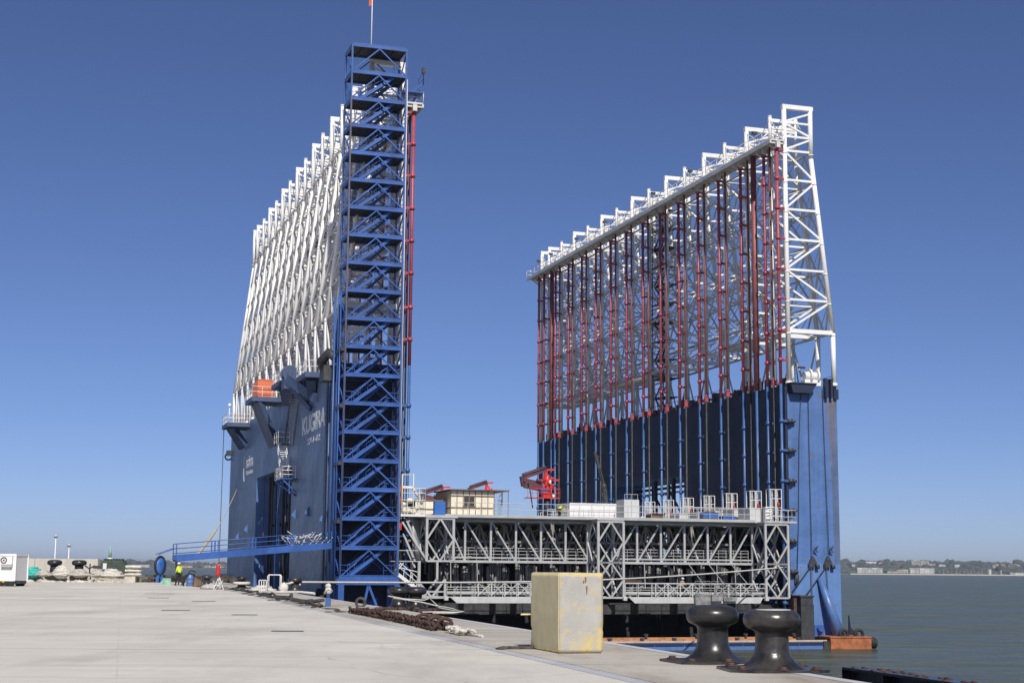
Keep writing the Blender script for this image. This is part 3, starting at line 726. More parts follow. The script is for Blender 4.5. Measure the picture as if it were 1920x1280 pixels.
b = MB(); b.bar((-7.6,17.0,20.4),(-5.8,11.2,17.8), .35, .9); b.build('platform_strut', platform_blue, dock)
b = MB(); b.bar((-7.5,19.5,20.4),(-5.8,13.6,17.0), .3, .5); b.build('platform_strut', platform_blue, dock)
b = MB(); b.tube((-6.7,21.4,21.5),(-6.7,22.9,21.5), .6, 20); b.tube((-6.7,21.3,21.5),(-6.7,21.42,21.5), .80, 20); b.tube((-6.7,22.88,21.5),(-6.7,23.0,21.5), .80, 20); b.tube((-6.7,21.2,21.5),(-6.7,21.3,21.5), .2, 10)
b.box(-7.3,-5.7,21.2,23.2,19.8,20.9); b.build('winch_drum', platform_blue, dock)
def ladder(v0, z0, v1, z1, u0, w, m, name, rungs):
    b = MB()
    for u in (u0, u0-w): b.bar((u,v0,z0),(u,v1,z1), .08, .2); b.bar((u,v0,z0+.9),(u,v1,z1+.9), .05)
    for j in range(rungs):
        t = (j+.5)/rungs; p = Vector((u0,v0,z0)).lerp(Vector((u0,v1,z1)), t); b.box(u0-w, u0, p.y-.12, p.y+.12, p.z-.03, p.z+.03)
    for t in (0,.33,.66,1):
        for u in (u0, u0-w): p = Vector((u,v0,z0)).lerp(Vector((u,v1,z1)), t); b.bar(p, p+Vector((0,0,.9)), .05)
    return b.build(name, m, dock)
ladder(19.9, 19.5, 23.5, 14.2, -5.8, .9, dark_steel, 'access_ladder', 22)
ladder(28.4, 14.8, 25.2, 10.9, -5.9, .85, white_steel, 'access_ladder', 16)
b = MB(); b.box(-7.2, -5.62, 21.4, 26.5, 10.5, 10.6); b.bar((-7.1,25.9,10.45),(-5.7,22.0,8.9), .18); b.bar((-7.1,21.6,10.45),(-5.7,21.6,9.2), .14); b.bar((-6.4,21.6,10.45),(-6.4,21.6,9.0), .1)
lp = b.build('ladder_platform', frame_blue, dock)
r = MB(); rail(r, [(-5.8,21.4,10.6),(-7.15,21.4,10.6),(-7.15,26.4,10.6),(-6.0,26.4,10.6)], 1.2, 1.0, .035, (.35,.75)); r.build('railing', white_steel, lp)
b = MB(); b.box(-6.3,-5.62,26.6,29.4,14.6,14.7); lp2 = b.build('ladder_platform', dark_steel, dock)
r = MB(); rail(r, [(-5.7,26.6,14.7),(-6.9,26.6,14.7),(-6.9,29.3,14.7)], 1.1, 1.2, .035); r.build('railing', white_steel, lp2)
for v, z in ((14.2,6.9),(22.1,6.9),(6.2,6.0),(45.3,6.7),(58,6.2),(66,5.4)):
    b = MB(); b.prism([(-5.6,z+.6),(-5.6,z-.4),(-6.0,z-.3),(-6.0,z+.05)], 1, v-.14, v+.14); b.tube((-5.9,v-.25,z-.15),(-5.9,v+.25,z-.15), .09, 8); b.build('mooring_lug', hull_blue, dock)
for v in (2.6, 4.3, 5.4):
    b = MB(); b.tube((-5.68,v,-4),(-5.68,v,HT-.3), .07, 6); b.build('hull_pipe', hull_side, dock)
b = MB()
for v in (5.5, 5.85): b.bar((-5.72,v,-3.2),(-5.72,v,HT-.5), .04)
for i in range(60): b.bar((-5.72,5.5,-3+i*.38),(-5.72,5.85,-3+i*.38), .05)
b.build('rung_ladder', hull_side, dock)
b = MB(); ring(b, (-5.9,77.2,16.6), .45, .12, 1); b.box(-6.2,-5.6,76.4,77.4,16.7,17.4); b.build('hull_eye', dark_steel, dock)
b = MB(); b.box(-6.4,-5.6,75,77,-4,.6); b.tube((-6.1,75.5,-3),(-6.1,75.5,0), .6, 10); b.build('corner_fender', hull_navy, dock)
cable([(-8.4,62.5,19.2),(-8.3,63.5,2),(-8.2,64,-5.8)], .05)
for i, v in enumerate((27.5,31,41,47)): cable([(-5.2,v,12.2),(-5.2,v+.1,-4)], .05, brown_steel)
b = MB(); b.box(-6.6,-5.7,1.5,4.2,-3.4,-1.2); b.blob((-6.3,3.2,-1.2), .6,1.2,.8, 4); b.build('fender_pad', black_rubber, dock)
b = MB(); b.tube((-8.2,59,19.6),(-8.2,59,21.6), .05, 6); b.blob((-8.2,59,21.8), .22,.22,.26, 1, amp=.02); b.build('deck_lamp', white_steel, dock)
# patches of fresh bright paint
for v, z, w, h in ((11.2,17.1,1.9,.7),(4.0,18.3,1.0,.9),(59.6,16.8,1.4,.8)):
    b = MB(); rp = random.Random(int(v)); b.prism([(v+w*(.5+.5*math.cos(a)*rp.uniform(.6,1)), z+h*(.5+.5*math.sin(a)*rp.uniform(.6,1))) for a in [i*math.pi/5 for i in range(10)]], 0, -5.604, -5.6005); b.build('paint_patch', hull_blue, dock)

# --- lettering
def lettering(name, text, u, v, z, length, height, m, parent, label=None):
    """text on the outer (quay side) face, reading towards smaller v"""
    cu = bpy.data.curves.new(name, 'FONT'); cu.body = text; cu.size = 1; cu.extrude = .01; cu.offset = .035
    tmp = bpy.data.objects.new(name, cu); COL.objects.link(tmp)
    dg = bpy.context.evaluated_depsgraph_get(); dg.update()
    me = bpy.data.meshes.new_from_object(tmp.evaluated_get(dg))
    bpy.data.objects.remove(tmp)
    xs = [q.co.x for q in me.vertices]; ys = [q.co.y for q in me.vertices]
    x0, x1, y0, y1 = min(xs), max(xs), min(ys), max(ys)
    for q in me.vertices:
        a = (q.co.x-x0)/(x1-x0)*length; c = (q.co.y-y0)/(y1-y0)*height; d = q.co.z
        q.co = (u-.012-d, v-a, z+c)
    me.materials.clear(); me.materials.append(m)
    o = bpy.data.objects.new(name, me); COL.objects.link(o); o.parent = parent
    if label: o['label'] = label
    return o
lettering('name_lettering', 'KUGIRA', -5.6, 19.3, 14.75, 12.6, 1.85, letter_white, dock)
lettering('registry_lettering', '27-1-02', -5.6, 16.2, 13.6, 7.0, .62, letter_white, dock)
lettering('company_lettering', 'acciona', -5.6, 61.0, 13.95, 6.2, 1.5, letter_white, dock)
lettering('company_lettering', 'Infraestructuras', -5.6, 60.6, 13.05, 5.8, .6, letter_white, dock)
b = MB()
for t0, sc in ((0, 1.0), (1, .6)):
    pts = []
    for i in range(9):
        a = i/8; pts.append((62.2+1.1*math.sin(a*3.1)*sc+t0*.7, 12.4+3.6*a-t0*.4*a))
    for p, q in zip(pts, pts[1:]): b.bar((-5.615,*p),(-5.615,*q), .03, .4-.25*abs(p[1]-14.2)/2)
b.build('company_emblem', letter_white, dock)

# ---- things resting on the dock
def dthing(name, label, cat, u, v, z, group=None, rot=0): return thing(name, label, cat, D(u,v,z), DA+rot, group)
t = dthing('storage_container', 'orange steel container standing on the bracketed platform of the quay side hull', 'container', -8.3, 33.2, 20.16)
b = MB(); b.box(0,1.75,0,4.2,.02,1.95)
b.build('container_body', orange_paint, t)
b = MB()
for i in range(14): b.box(-.03,0,.15+i*.29,.3+i*.29,.12,1.85)
for i in range(6): b.box(.14+i*.28,.26+i*.28,-.03,0,.12,1.83)
b.build('corrugation', orange_paint, t)
b = MB(); b.bar((0,0,1.93),(1.75,0,1.93), .1); b.bar((0,0,.06),(1.75,0,.06), .1); b.bar((0,0,0.1),(0,0,1.93), .1); b.bar((1.75,0,.1),(1.75,0,1.93), .1); b.build('container_frame', orange_paint, t)

# --- gangway
GA = Vector((-15.95,135.0,3.45)); GB = Vector((-28.2,129.0,2.2))
g = thing('gangway', 'sloping blue steel gangway with tube railings between stair tower and quay', 'gangway', (0,0,0))
gd = (GB-GA); gn = Vector((gd.y,-gd.x,0)).normalized()*.55
b = MB()
for s in (-1, 1): b.bar(GA+gn*s, GB+gn*s, .14, .55)
b.bar(GA, GB, 1.1, .08)
for i in range(7): p = GA.lerp(GB, i/6); b.bar(p-gn, p+gn, .12, .3)
b.build('gangway_deck', frame_blue, g)
b = MB()
for s in (-1, 1):
    for i, w in ((0,.08),(.25,.25),(.5,.25),(.74,.25),(1,.08)):
        p = GA.lerp(GB, i)+gn*s; b.bar(p, p+Vector((0,0,1.2)), w if w < .1 else .09, .07)
        if w > .1: p = GA.lerp(GB, i+.02)+gn*s; b.bar(p, p+Vector((0,0,1.2)), .09, .07)
    for h in (.4,.8,1.2): b.tube(GA+gn*s+Vector((0,0,h)), GB+gn*s+Vector((0,0,h)), .035, 6)
    b.tube(GB+gn*s+Vector((0,0,.85)), GB+gd.normalized()*1.5+gn*s+Vector((0,0,.45)), .035, 6)
b.build('railing', frame_blue, g)
b = MB()
for s in (-1, 1): p = GB-gd.normalized()*.3+gn*s*.9; b.bar(p, Vector((p.x,p.y,.02)), .1); 
b.tube(GB-gd.normalized()*.3-gn+Vector((0,0,-.45)), GB-gd.normalized()*.3+gn+Vector((0,0,-.45)), .14, 10)
b.build('landing_leg', dark_steel, g)
# strap and rope bundle
b = MB(); p0 = Vector((-26.55,129.7,2.35)); p1 = D(-5.75,67.5,11.9)
b.path([p0.lerp(p1, i/12)-Vector((0,0,math.sin(i/12*math.pi)*.8)) for i in range(13)], lambda t: .11 if t < .35 else .035+.05*max(0,.6-t), 6)
b.path([p0+Vector((.1,0,.3*i/3)) for i in range(4)], .15, 6)
tag(b.build('mooring_strap', yellow_rope), 'pale yellow strap slanting up from the gangway railing to the far hull edge', 'strap')
b = MB(); rnd = random.Random(5)
for i in range(9):
    p = GA.lerp(GB, .04+.17*rnd.random())+gn*.8; q = p+Vector((rnd.uniform(-2.4,-.6),-.3,rnd.uniform(-.1,.3)))
    za, zb, sg = 1.3-.3*rnd.random(), 1.25-.6*rnd.random(), rnd.uniform(.2,1.0)
    b.path([p.lerp(q, j/8)+Vector((0, -.1*math.sin(j), za+(zb-za)*j/8-sg*math.sin(math.pi*j/8))) for j in range(9)], .035, 5)
for i in range(4): p = GA.lerp(GB, .05+.04*i)+gn; b.path([p+Vector((-1.8+3*t, 0, .9-2.6*math.sin(t*math.pi)*.45)) for t in (0,.2,.4,.6,.8,1)], .04, 5)
tag(b.build('rope_bundle', rope_white), 'tangle of pale ropes draped over the gangway railing by the stair tower', 'ropes')

# ================================================================== WORKING PLATFORM (suspended truss grid)
wp = thing('working_platform', 'grey steel truss working platform hung between the two dock walls', 'work platform', D(0,0,0), DA)
ZT, ZM, ZB = 5.95, 2.2, -1.0
def tower(u0, u1, low=True, ul=None):
    b = MB(); v0, v1 = -2.2, .6
    def cell(a, c, z0, z1):
        for v in (v0, v1):
            b.bar((a,v,z0),(c,v,z0), .16); b.bar((a,v,z1),(c,v,z1), .16); m = (a+c)/2; zm = (z0+z1)/2
            b.bar((m,v,z1),(a,v,zm), .15); b.bar((m,v,z1),(c,v,zm), .15); b.bar((a,v,zm),(m,v,z0), .15); b.bar((c,v,zm),(m,v,z0), .15)
        for u in (a, c):
            b.bar((u,v0,z0),(u,v1,z0), .16); b.bar((u,v0,z1),(u,v1,z1), .16); m = (v0+v1)/2; zm = (z0+z1)/2
            b.bar((u,m,z1),(u,v0,zm), .14); b.bar((u,m,z1),(u,v1,zm), .14); b.bar((u,v0,zm),(u,m,z0), .14); b.bar((u,v1,zm),(u,m,z0), .14)
            for v in (v0, v1): b.bar((u,v,z0),(u,v,z1), .22)
    cell(u0, u1, ZM, ZT)
    if ul is None: cell(u0, u1, ZB, ZM)
    else:
        a, c = ul
        for v in (v0, v1):
            b.bar((a,v,ZB),(a,v,ZM), .24); b.bar((c,v,ZB),(c,v,.6), .2); b.bar((a,v,.3),((a+c)/2,v,ZB), .18); b.bar((c,v,.6),((a+c)/2,v,ZB), .18); b.bar((a,v,ZB),(c,v,ZB), .2); b.bar((a,v,-.5),(c,v,-.5), .14)
        for u in (a, c): b.bar((u,v0,ZB),(u,v1,ZB), .16); b.bar((u,v1,ZB),(u,v1,ZM), .2)
    return b.build('lattice_tower', grey_steel, wp)
tower(2.16, 4.63, ul=(1.5, 3.9)); tower(18.5, 21.0); tower(35.6, 38.0)
UL = [4.7, 6.5, 8.97, 11.4, 13.85, 16.28, 18.7]; UR = [21.1, 23.5, 25.95, 28.4, 30.83, 33.25, 35.6]
def front_truss():
    b = MB()
    for us, d in ((UL, 1), (UR, -1)):
        for z in (ZT-.05, ZM): b.bar((us[0],0,z),(us[-1],0,z), .22, .22)
        b.bar((us[0],0,ZM+.35),(us[-1],0,ZM+.35), .2, .14)
        for u in us: b.bar((u,0,ZM),(u,0,ZT), .19)
        for i in range(6):
            if d > 0: b.bar((us[i],0,ZT),(us[i+1],0,ZM), .14)
            else: b.bar((us[i],0,ZM),(us[i+1],0,ZT), .14)
    return b
ft = front_truss().build('main_truss', grey_steel, wp, (0,.6,0))
def inner_truss():
    b = MB()
    us = UL+UR
    for z in (ZT-.05, ZM, ZM+1.9): b.bar((2,0,z),(38,0,z), .2)
    for u in us: b.bar((u,0,ZM-1.2),(u,0,ZT), .2)
    for i in range(len(us)-1):
        b.bar((us[i],0,ZT),((us[i]+us[i+1])/2,0,ZM), .15); b.bar((us[i+1],0,ZT),((us[i]+us[i+1])/2,0,ZM), .15)
    return b
it = inner_truss().build('inner_truss', formwork_mat, wp, (0,4.4,0))
for v in (8.2, 12.5, 17.5, 23, 29, 36, 44, 53, 62, 71): dup(it, wp, (0, v, 0))
b = MB()
for u in (2.3, 9, 14, 19.6, 25, 30, 37):
    for z in (ZT-.05, ZM): b.bar((u,.6,z),(u,76,z), .2)
    for i in range(18): b.bar((u,.6+i*4.2,ZT if i%2 else ZM),(u,4.8+i*4.2,ZM if i%2 else ZT), .15)
b.build('side_truss', grey_steel, wp)
# deck with slots between the plates
b = MB()
b.box(2.2, 38.9, -.6, 1.6, 6.1, 6.22)
us = [2.2, 5.6, 9.2, 12.9, 16.4, 20.0, 23.8, 27.4, 31, 34.6, 38.9]
for a, c in zip(us, us[1:]):
    b.box(a, c-.35, 1.6, 76, 6.1, 6.22)
    for v in range(6, 76, 9): b.box(c-.35, c, v, v+6.5, 6.1, 6.22)
b.bar((2.0,-.66,6.3),(35.4,-.66,6.3), .1, .26); b.bar((35.7,-2.3,6.2),(38.9,-2.3,6.2), .12, .2); b.bar((2.0,-2.3,6.15),(5.0,-2.3,6.15), .12, .24)
for u in (2.16, 18.5, 35.6): b.box(u-.1, u+2.6 if u < 35 else 38.9, -2.3, -.6, 6.08, 6.2)
b.build('deck_plate', grey_steel, wp)
r = MB(); rail(r, [(5.2,-.6,6.45),(35.4,-.6,6.45)], 1.05, 1.2, .028, (.5,)); rail(r, [(35.6,-2.25,6.2),(38.9,-2.25,6.2),(38.9,1,6.2)], 1.15, .8, .032, (.5,))
rail(r, [(16,5,6.2),(24,5,6.2)], 1.1, .55, .028, (.3,.6,.9)); rail(r, [(24.5,1.2,6.2),(34,1.2,6.2)], 1.4, .8, .028, (.5,1.0))
r.build('railing', rail_grey, wp)
r = MB()
for v in (-2.1, .45): rail(r, [(2.3,v,ZM+.1),(18.4,v,ZM+.1)], 1.15, 1.1, .026, (.55,)); rail(r, [(21.2,v,ZM+.1),(35.5,v,ZM+.1)], 1.15, 1.1, .026, (.55,)) 
r2 = MB()
rail(r2, [(4.6,1.3,ZM+.1),(18.4,1.3,ZM+.1)], 1.15, .8, .03, (.25,.55,.85)); rail(r2, [(21.2,1.3,ZM+.1),(35.5,1.3,ZM+.1)], 1.15, .8, .03, (.25,.55,.85))
r2.box(2.3,38,.9,2.4,ZM-.05,ZM+.03); r2.build('middle_walkway', grey_steel, wp)
# lower walkways
def low_walk(u0, u1, xs):
    b = MB(); b.box(u0, u1, -2.2, -1.1, ZB-.02, ZB+.06); b.prism([(u0+.3,ZB+.02),(u1-.3,ZB+.02),(u1-.6,ZB-.5),(u0+.9,ZB-.5)], 1, -2.32, -2.2)
    for i in range(1, int((u1-u0)/5)+1): b.box(u0+i*5, u0+i*5+.05, -2.34, -2.32, ZB-.5, ZB+.02)
    b.bar((u0-.1,-2.26,ZB+.1),(u0-.1,-2.26,ZB-.25), .35, .35); b.bar((u1+.1,-2.26,ZB+.1),(u1+.1,-2.26,ZB-.25), .35, .35)
    b.tube((u0,-1.8,ZB+.38),(u1,-1.8,ZB+.38), .16, 9)
    o = b.build('lower_walkway', rail_grey, wp)
    r = MB(); rail(r, [(u0,-2.2,ZB+.06),(u1,-2.2,ZB+.06)], 1.25, 1.25, .035, (.35,.75)); rail(r, [(u0,-1.1,ZB+.06),(u1,-1.1,ZB+.06)], 1.25, 1.6, .03, (.55,))
    r.bar((u0,-2.2,ZB+1.32),(u1,-2.2,ZB+1.32), .07, .1)
    for a in xs: r.bar((a,-2.2,ZB+.1),(a,-2.2,ZB+1.3), .1); r.bar((a,-2.2,ZB+.2),(a+1.25,-2.2,ZB+1.3), .06); r.bar((a+1.25,-2.2,ZB+.2),(a,-2.2,ZB+1.3), .06)
    r.build('railing', rail_grey, o)
low_walk(4.1, 18.4, [7.0,8.25,9.5,10.75,12.0,16.4]); low_walk(21.2, 35.5, [24.2,25.45,26.7,27.95,30.4,31.65,32.9])
for (u0, u1, z0, z1, v) in ((12.9,14.5,-1.7,-.95,-2.8),(28.0,29.5,-1.6,-.75,-2.8),(29.7,30.8,-1.25,-.75,-2.7),(31.0,32.3,-1.25,-1.0,-2.6)):
    b = MB(); b.box(u0, u1, v, -2.36, z0, z1)
    n = int((u1-u0)/.4)
    for i in range(n+1): b.box(u0+i*(u1-u0)/n-.02, u0+i*(u1-u0)/n+.02, v-.03, v, z0, z1)
    b.bar((u0,v,z1),(u1,v,z1), .08); b.bar((u0,v,z0),(u1,v,z0), .08)
    r = rail(b, [(u0,v+.1,z1),(u1,v+.1,z1)], 1.3, .5, .025, (.4,.8)); b.build('winch_cradle', formwork_mat, wp)
# hanging underframe and formwork
b = MB(); b.box(4.5, 38.3, 1.0, 2.0, -2.6, -1.7); b.box(2,38.3,3,4,-2.7,-1.6)
for u in (6,9,11,14.5,23,27,33): b.box(u, u+.15, -.6, 1.0, -2.6, -1.5); b.box(u+.5,u+2.0,.9,1.0,-2.55,-2.48)
b.build('underframe', dark_steel, wp)
rnd = random.Random(21)
for i in range(92):
    row = i % 3; u = 4.9+(i//3)*1.05+rnd.uniform(-.35,.35); v = 3.2+row*1.9+rnd.uniform(-.5,.5)
    if u > 21.5 and i % 3 != 0 and u < 35: v += 4
    h0 = rnd.uniform(-1.3,.2); h1 = rnd.uniform(1.6,2.1); b = MB()
    b.box(-.12,.12,-.06,.06,h0,h1); b.box(.2,.32,-.06,.06,h0+.2,h1-.1); b.bar((-.1,0,h0+.4),(.35,-.1,h0+1.2), .07); b.bar((-.3,-.2,h0+rnd.uniform(.1,.9)),(.3,-.25,h0+rnd.uniform(.2,1.2)), .09)
    if rnd.random() < .5: b.blob((rnd.uniform(-.2,.2),-.15,h0+rnd.uniform(0,1.2)), .16,.14,.2, i, 6, 4)
    b.build('formwork_strut', formwork_mat, wp, (u, v, 0), rnd.uniform(-.5,.5))
rnd = random.Random(31)
for i in range(84):
    u = 4.8+rnd.random()*31; v = 2.2+rnd.random()*5; z = ZM+rnd.uniform(.2,3.4); a = rnd.uniform(-1,1); b = MB()
    b.bar((0,0,0),(a*.9,.1,rnd.uniform(-.9,.9)), rnd.choice((.08,.12,.2)))
    if i % 3 == 0: b.box(-.25,.25,-.1,.2,-.2,.3)
    b.build('rigging_bar', formwork_mat, wp, (u,v,z))
b = MB(); b.box(21.3,23.3,-1.0,-.4,.3,.6); b.build('rusty_frame', rust_plate, wp)
for u, p, q in ((28.5,2.2,.1),(30.6,2.2,.2),(33,2.2,.3)): b = MB(); b.bar((u,0,p),(u+1.6,-.3,q), .05); b.build('hanger_rod', grey_steel, wp)
for u in (5,7.5,24,31.5,33.4): b = MB(); b.bar((u,0,ZM),(u,-.2,-.2), .06); b.build('hanger_rod', grey_steel, wp)
# left side landing, struts and folded stair
b = MB(); b.box(-.25, 2.1, -2.2, .8, 6.1, 6.3)
ll = b.build('side_landing', white_paint, wp)
r = MB(); rail(r, [(2.0,.7,6.3),(2.0,-2.15,6.3),(-.2,-2.15,6.3),(-.2,.7,6.3)], 2.3, .55, .032, (.3,.6,.9)); r.build('railing', white_paint, ll)
b = MB(); b.path([(-.1,-1.8,8.7),(.9,-1.8,8.7),(1.8,-1.8,7.2)], .12, 6); 
for i in range(7): b.blob((rnd.uniform(0,1.8),-1.7,rnd.uniform(6.5,7.7)), .35,.3,.22, i)
b.tube((-.1,-2.1,6.3),(-.1,-2.1,9.9), .04, 6); b.tube((.9,-2.1,6.3),(.9,-2.1,9.9), .04, 6); b.tube((-.1,-2.1,9.8),(.9,-2.1,9.8), .04, 6); b.build('pipe_bundle', cream, wp)
b = MB()
for i, (a, c) in enumerate((((-.05,5.6),(2.2,2.3)),((.35,5.9),(2.0,2.4)),((.2,4.6),(1.3,2.2)),((.6,3.2),(1.4,1.6)))): b.bar((a[0],-2.0+.3*i,a[1]),(c[0],-2.0+.3*i,c[1]), .17)
for i in range(9): b.path([(1.0+.15*i,-1.2+.2*i,6),(1.2+.1*i,-1.3+.2*i,4.5),(1.1+.16*i,-1.2+.2*i,2.3)], .09, 6)
b.bar((-1.1,-2.2,3.1),(1.4,-2.2,3.1), .07); b.bar((-1.1,-2.2,2.15),(1.5,-2.2,2.15), .08); b.bar((1.5,-2.2,-1.1),(1.5,-2.2,2.2), .22)
b.build('side_strut', grey_steel, wp)
b = MB()
for v in (-2.1,-1.2): b.bar((-.6,v,1.15),(1.5,v,-.35), .1, .3); b.bar((-.6,v,1.15),(.1,v,2.0), .08); 
for j in range(7): b.box(-.5+j*.3-.14,-.5+j*.3+.14,-2.1,-1.2,1.05-j*.214,1.1-j*.214)
for h in (.5,.95): b.bar((-.3,-2.1,1.15+h),(1.5,-2.1,-.3+h), .05)
for t in (0,.3,.6,.9): b.bar((-.5+2*t,-2.1,1.1-1.4*t),(-.4+2*t,-2.1,2.0-1.4*t), .045)
b.bar((-.2,-2.1,1.6),(1.5,-2.1,1.2), .06); b.build('folded_stair', white_paint, wp)
b = MB(); b.box(2.9,3.9,-2.0,-1.5,6.25,7.5); b.build('cable_reel', blue_plastic, wp)
for z in (8.2, 7.2, 4.9): b = MB(); b.box(-.45,-.1,-2.0,-1.6,z,z+.6); b.build('wall_clamp', bright_red, wp)
# ladder cages beside the seaward guide pipes
def cage():
    b = MB(); h = 3.2
    for a in (-.55,.12): 
        b.bar((a,0,0),(a,0,h), .07); b.bar((a+.55,0,0),(a+.55,0,h), .07)
        for z in (h,h*.72,h*.45,h*.2): b.bar((a,0,z),(a+.55,0,z), .05)
        b.bar((a,.8,0),(a,.8,h), .06); b.bar((a,0,h),(a,.8,h), .05); b.bar((a+.55,0,h),(a+.55,.8,h), .05); b.bar((a+.55,.8,0),(a+.55,.8,h), .06)
    b.box(-1.0,-.35,.1,.7,0,1.5)
    for i in range(4): b.bar((-1.1,0,.3+i*.35),(-.3,0,.3+i*.35+.2*(i%2)), .06)
    return b
CG = [-1.3] + [2.6+5.43*k for k in range(13)]
c0 = cage().build('ladder_cage', white_paint, wp, (37.2, CG[0], 6.2))
b = MB(); b.box(.2,.45,.0,.25,1.55,1.95); b.tube((.3,.0,1.8),(.3,-.25,1.65),.1,8); b.build('jack', bright_red, c0)
for v in CG[1:]: dup(c0, wp, (37.0, v, 6.2))
for v in (1, 4.5, 9, 13, 18): b = MB(); b.box(35.6,36.9,v,v+2.6,6.23,7.6); b.box(35.55,36.95,v-.05,v+2.65,7.6,7.68); b.build('machine_housing', grey_box_mat, wp)

# ---- loose things on the platform
t = dthing('site_cabin', 'cream panelled site cabin with dark window and a flat canopy roof', 'cabin', 5.45, 1.9, 6.23)
b = MB(); b.box(0,4.2,0,5.5,0,2.45); b.build('wall', cream, t)
b = MB()
for i in range(8): b.box(i*.6-.03,i*.6+.03,-.05,0,0,2.5)
for z in (.9,2.0): b.box(0,4.2,-.045,0,z-.06,z+.06)
b.box(-.05,0,0,5.5,.8,.95)
b.build('panel_frame', brown_steel, t)
b = MB(); b.box(1.28,1.75,-.03,0,1.1,1.92); b.box(1.83,2.3,-.03,0,1.1,1.92); w = b.build('window', glass_dark, t)
b = MB(); b.bar((1.2,-.06,1.06),(2.4,-.06,1.06), .06); b.build('sill', brown_steel, w)
b = MB(); b.box(-.15,5.6,-.4,5.7,2.5,2.6); b.bar((5.5,-.3,0),(5.5,-.3,2.5), .05); b.bar((4.6,-.3,1.9),(5.0,-.3,2.5), .06); b.bar((4.9,-.3,1.2),(4.9,-.3,2.5), .1); b.build('roof', brown_steel, t)
b = MB(); rail(b, [(4.3,0,0),(4.9,0,0),(4.9,1,0)], 1.7, .3, .02, (.3,.6,.9)); b.build('ladder', grey_steel, t)
t = dthing('low_store', 'low cream store with brown roof trim left of the panelled cabin', 'store', 2.4, 3.2, 6.23)
b = MB(); b.box(0,2.6,0,3,0,1.55); b.build('wall', cream, t)
b = MB(); b.box(-.1,2.7,-.1,3.1,1.55,1.65); b.box(2.55,2.65,-.06,0,0,1.55); b.box(0,2.6,-.05,0,.7,.8); b.build('roof', brown_steel, t)
def boom(u, v, z, label, s=1., flip=False, deck=True):
    t = dthing('placing_boom', label, 'crane', u, v, z, 'red placing booms on the working platform')
    x = s
    b = MB(); b.tube((0,0,-z+6.2),(0,0,.2), .55, 12); b.build('pedestal', hull_navy, t)
    if deck:
        b = MB(); b.box(-3.6,1.9,-1,1.0,0,.12); rail(b, [(-3.6,-1,.1),(1.9,-1,.1),(1.9,1,.1)], 1.5, .8, .035, (.55,1.0)); b.build('service_deck', bright_red, t)
        b = MB(); b.box(-.9,.4,-.8,.2,.12,1.0); b.build('control_cabinet', bright_red, t)
        b = MB(); b.box(-1.3,-.1,-.7,.3,1.0,1.6); b.build('power_unit', blue_plastic, t)
        b = MB(); b.tube((.9,-.5,.12),(.9,-.5,.7), .28, 9); b.tube((.2,-.9,2.3),(.2,-.9,2.9), .18, 8); b.build('fuel_can', white_paint, t)
    b = MB()
    b.lathe([(.55,.2),(.62,1.6),(.45,2.2),(.75,2.6),(.5,3.3),(.35,3.9)], (0,0,0), 12)
    b.bar((-1.9,-.3,2.9),(2.0,-.3,3.0), .22, .3); b.bar((-.9,-.5,1.8),(.9,-.5,3.4), .25); b.bar((.9,-.5,1.8),(-.9,-.5,3.4), .25); b.bar((-.8,0,4.6),(1.3,0,4.7), .35, .3); b.bar((-.3,0,3.5),(-.2,0,4.8), .5)
    for i in range(5): b.blob((-.8+.4*i,-.6,1.8+.35*(i%3)), .22,.2,.2, i)
    b.build('slewing_mast', bright_red, t)
    b = MB(); b.bar((-.2,.1,4.8),(-4.0,.1,3.5), .8, .95); b.bar((-4.2,.1,3.5),(-3.9,.1,1.9), .8, .7); b.bar((-4.0,-.3,2.1),(-.8,-.3,1.7), .5, .7); b.bar((-4.1,-.2,2.9),(-.9,-.2,2.3), .5, .6)
    b.build('folded_boom', maroon, t)
    b = MB(); b.path([(-.3,-.35,4.9),(-2,-.35,4.4),(-4.3,-.35,3.6),(-4.6,-.35,2.7),(-4.1,-.5,1.7),(-1.5,-.5,1.3)], .13, 7)
    for i in range(5): b.blob((-.8-.8*i,-.3,4.65-.27*i+.2), .16,.16,.16, i)
    b.path([(-2.1,-.8,3.0),(-1.2,-.8,2.6)], .14, 6); b.build('delivery_pipe', dark_steel, t)
    if deck:
        b = MB(); b.path([(-3.5,-1,2.9),(-3.2,-1.05,1.0),(-2.8,-1.1,-1.6)], .1, 6); b.build('end_hose', dark_steel, t)
    if s != 1: t.scale = (s,s,s)
    return t
boom(28.6, 42, 10.1, 'red folded placing boom with a railed red deck in front of the seaward hull', .76)
boom(22.8, 48, 9.6, 'red folded boom showing above the roof of the cream cabin', .56, deck=False)
boom(11.2, 26, 7.7, 'low red folded boom at the left end of the cream cabin', .56, deck=False)
t = dthing('loader_crane', 'thin dark folded loader crane leaning in front of the seaward hull wall', 'crane', 33.6, 34.8, 6.23)
b = MB(); b.tube((0,0,0),(0,0,1.6), .45, 10); b.box(-.5,.5,-.4,.4,1.4,2.0); b.build('pedestal', dark_steel, t)
b = MB(); b.bar((.1,0,1.8),(-.35,0,5.2), .45, .5); b.bar((-.5,.1,4.4),(.35,.1,2.2), .3, .35); b.build('main_boom', dark_steel, t)
b = MB(); b.bar((-.3,0,5.0),(-1.5,0,9.2), .3, .32); b.bar((-.1,-.25,4.2),(-.9,-.25,7.2), .14); b.blob((-.35,-.1,5.1), .4,.35,.4, 2, 8, 5, .1); b.build('folded_jib', dark_steel, t)
t = dthing('water_tank', 'long white rectangular tank behind the railing in the middle of the platform', 'tank', 20.06, 10, 6.23)
b = MB(); b.box(0,5.7,0,4,0,1.95); b.build('tank_body', white_paint, t)
b = MB()
for i in range(6): b.box(.5+i*.95,.56+i*.95,-.04,0,.1,1.9)
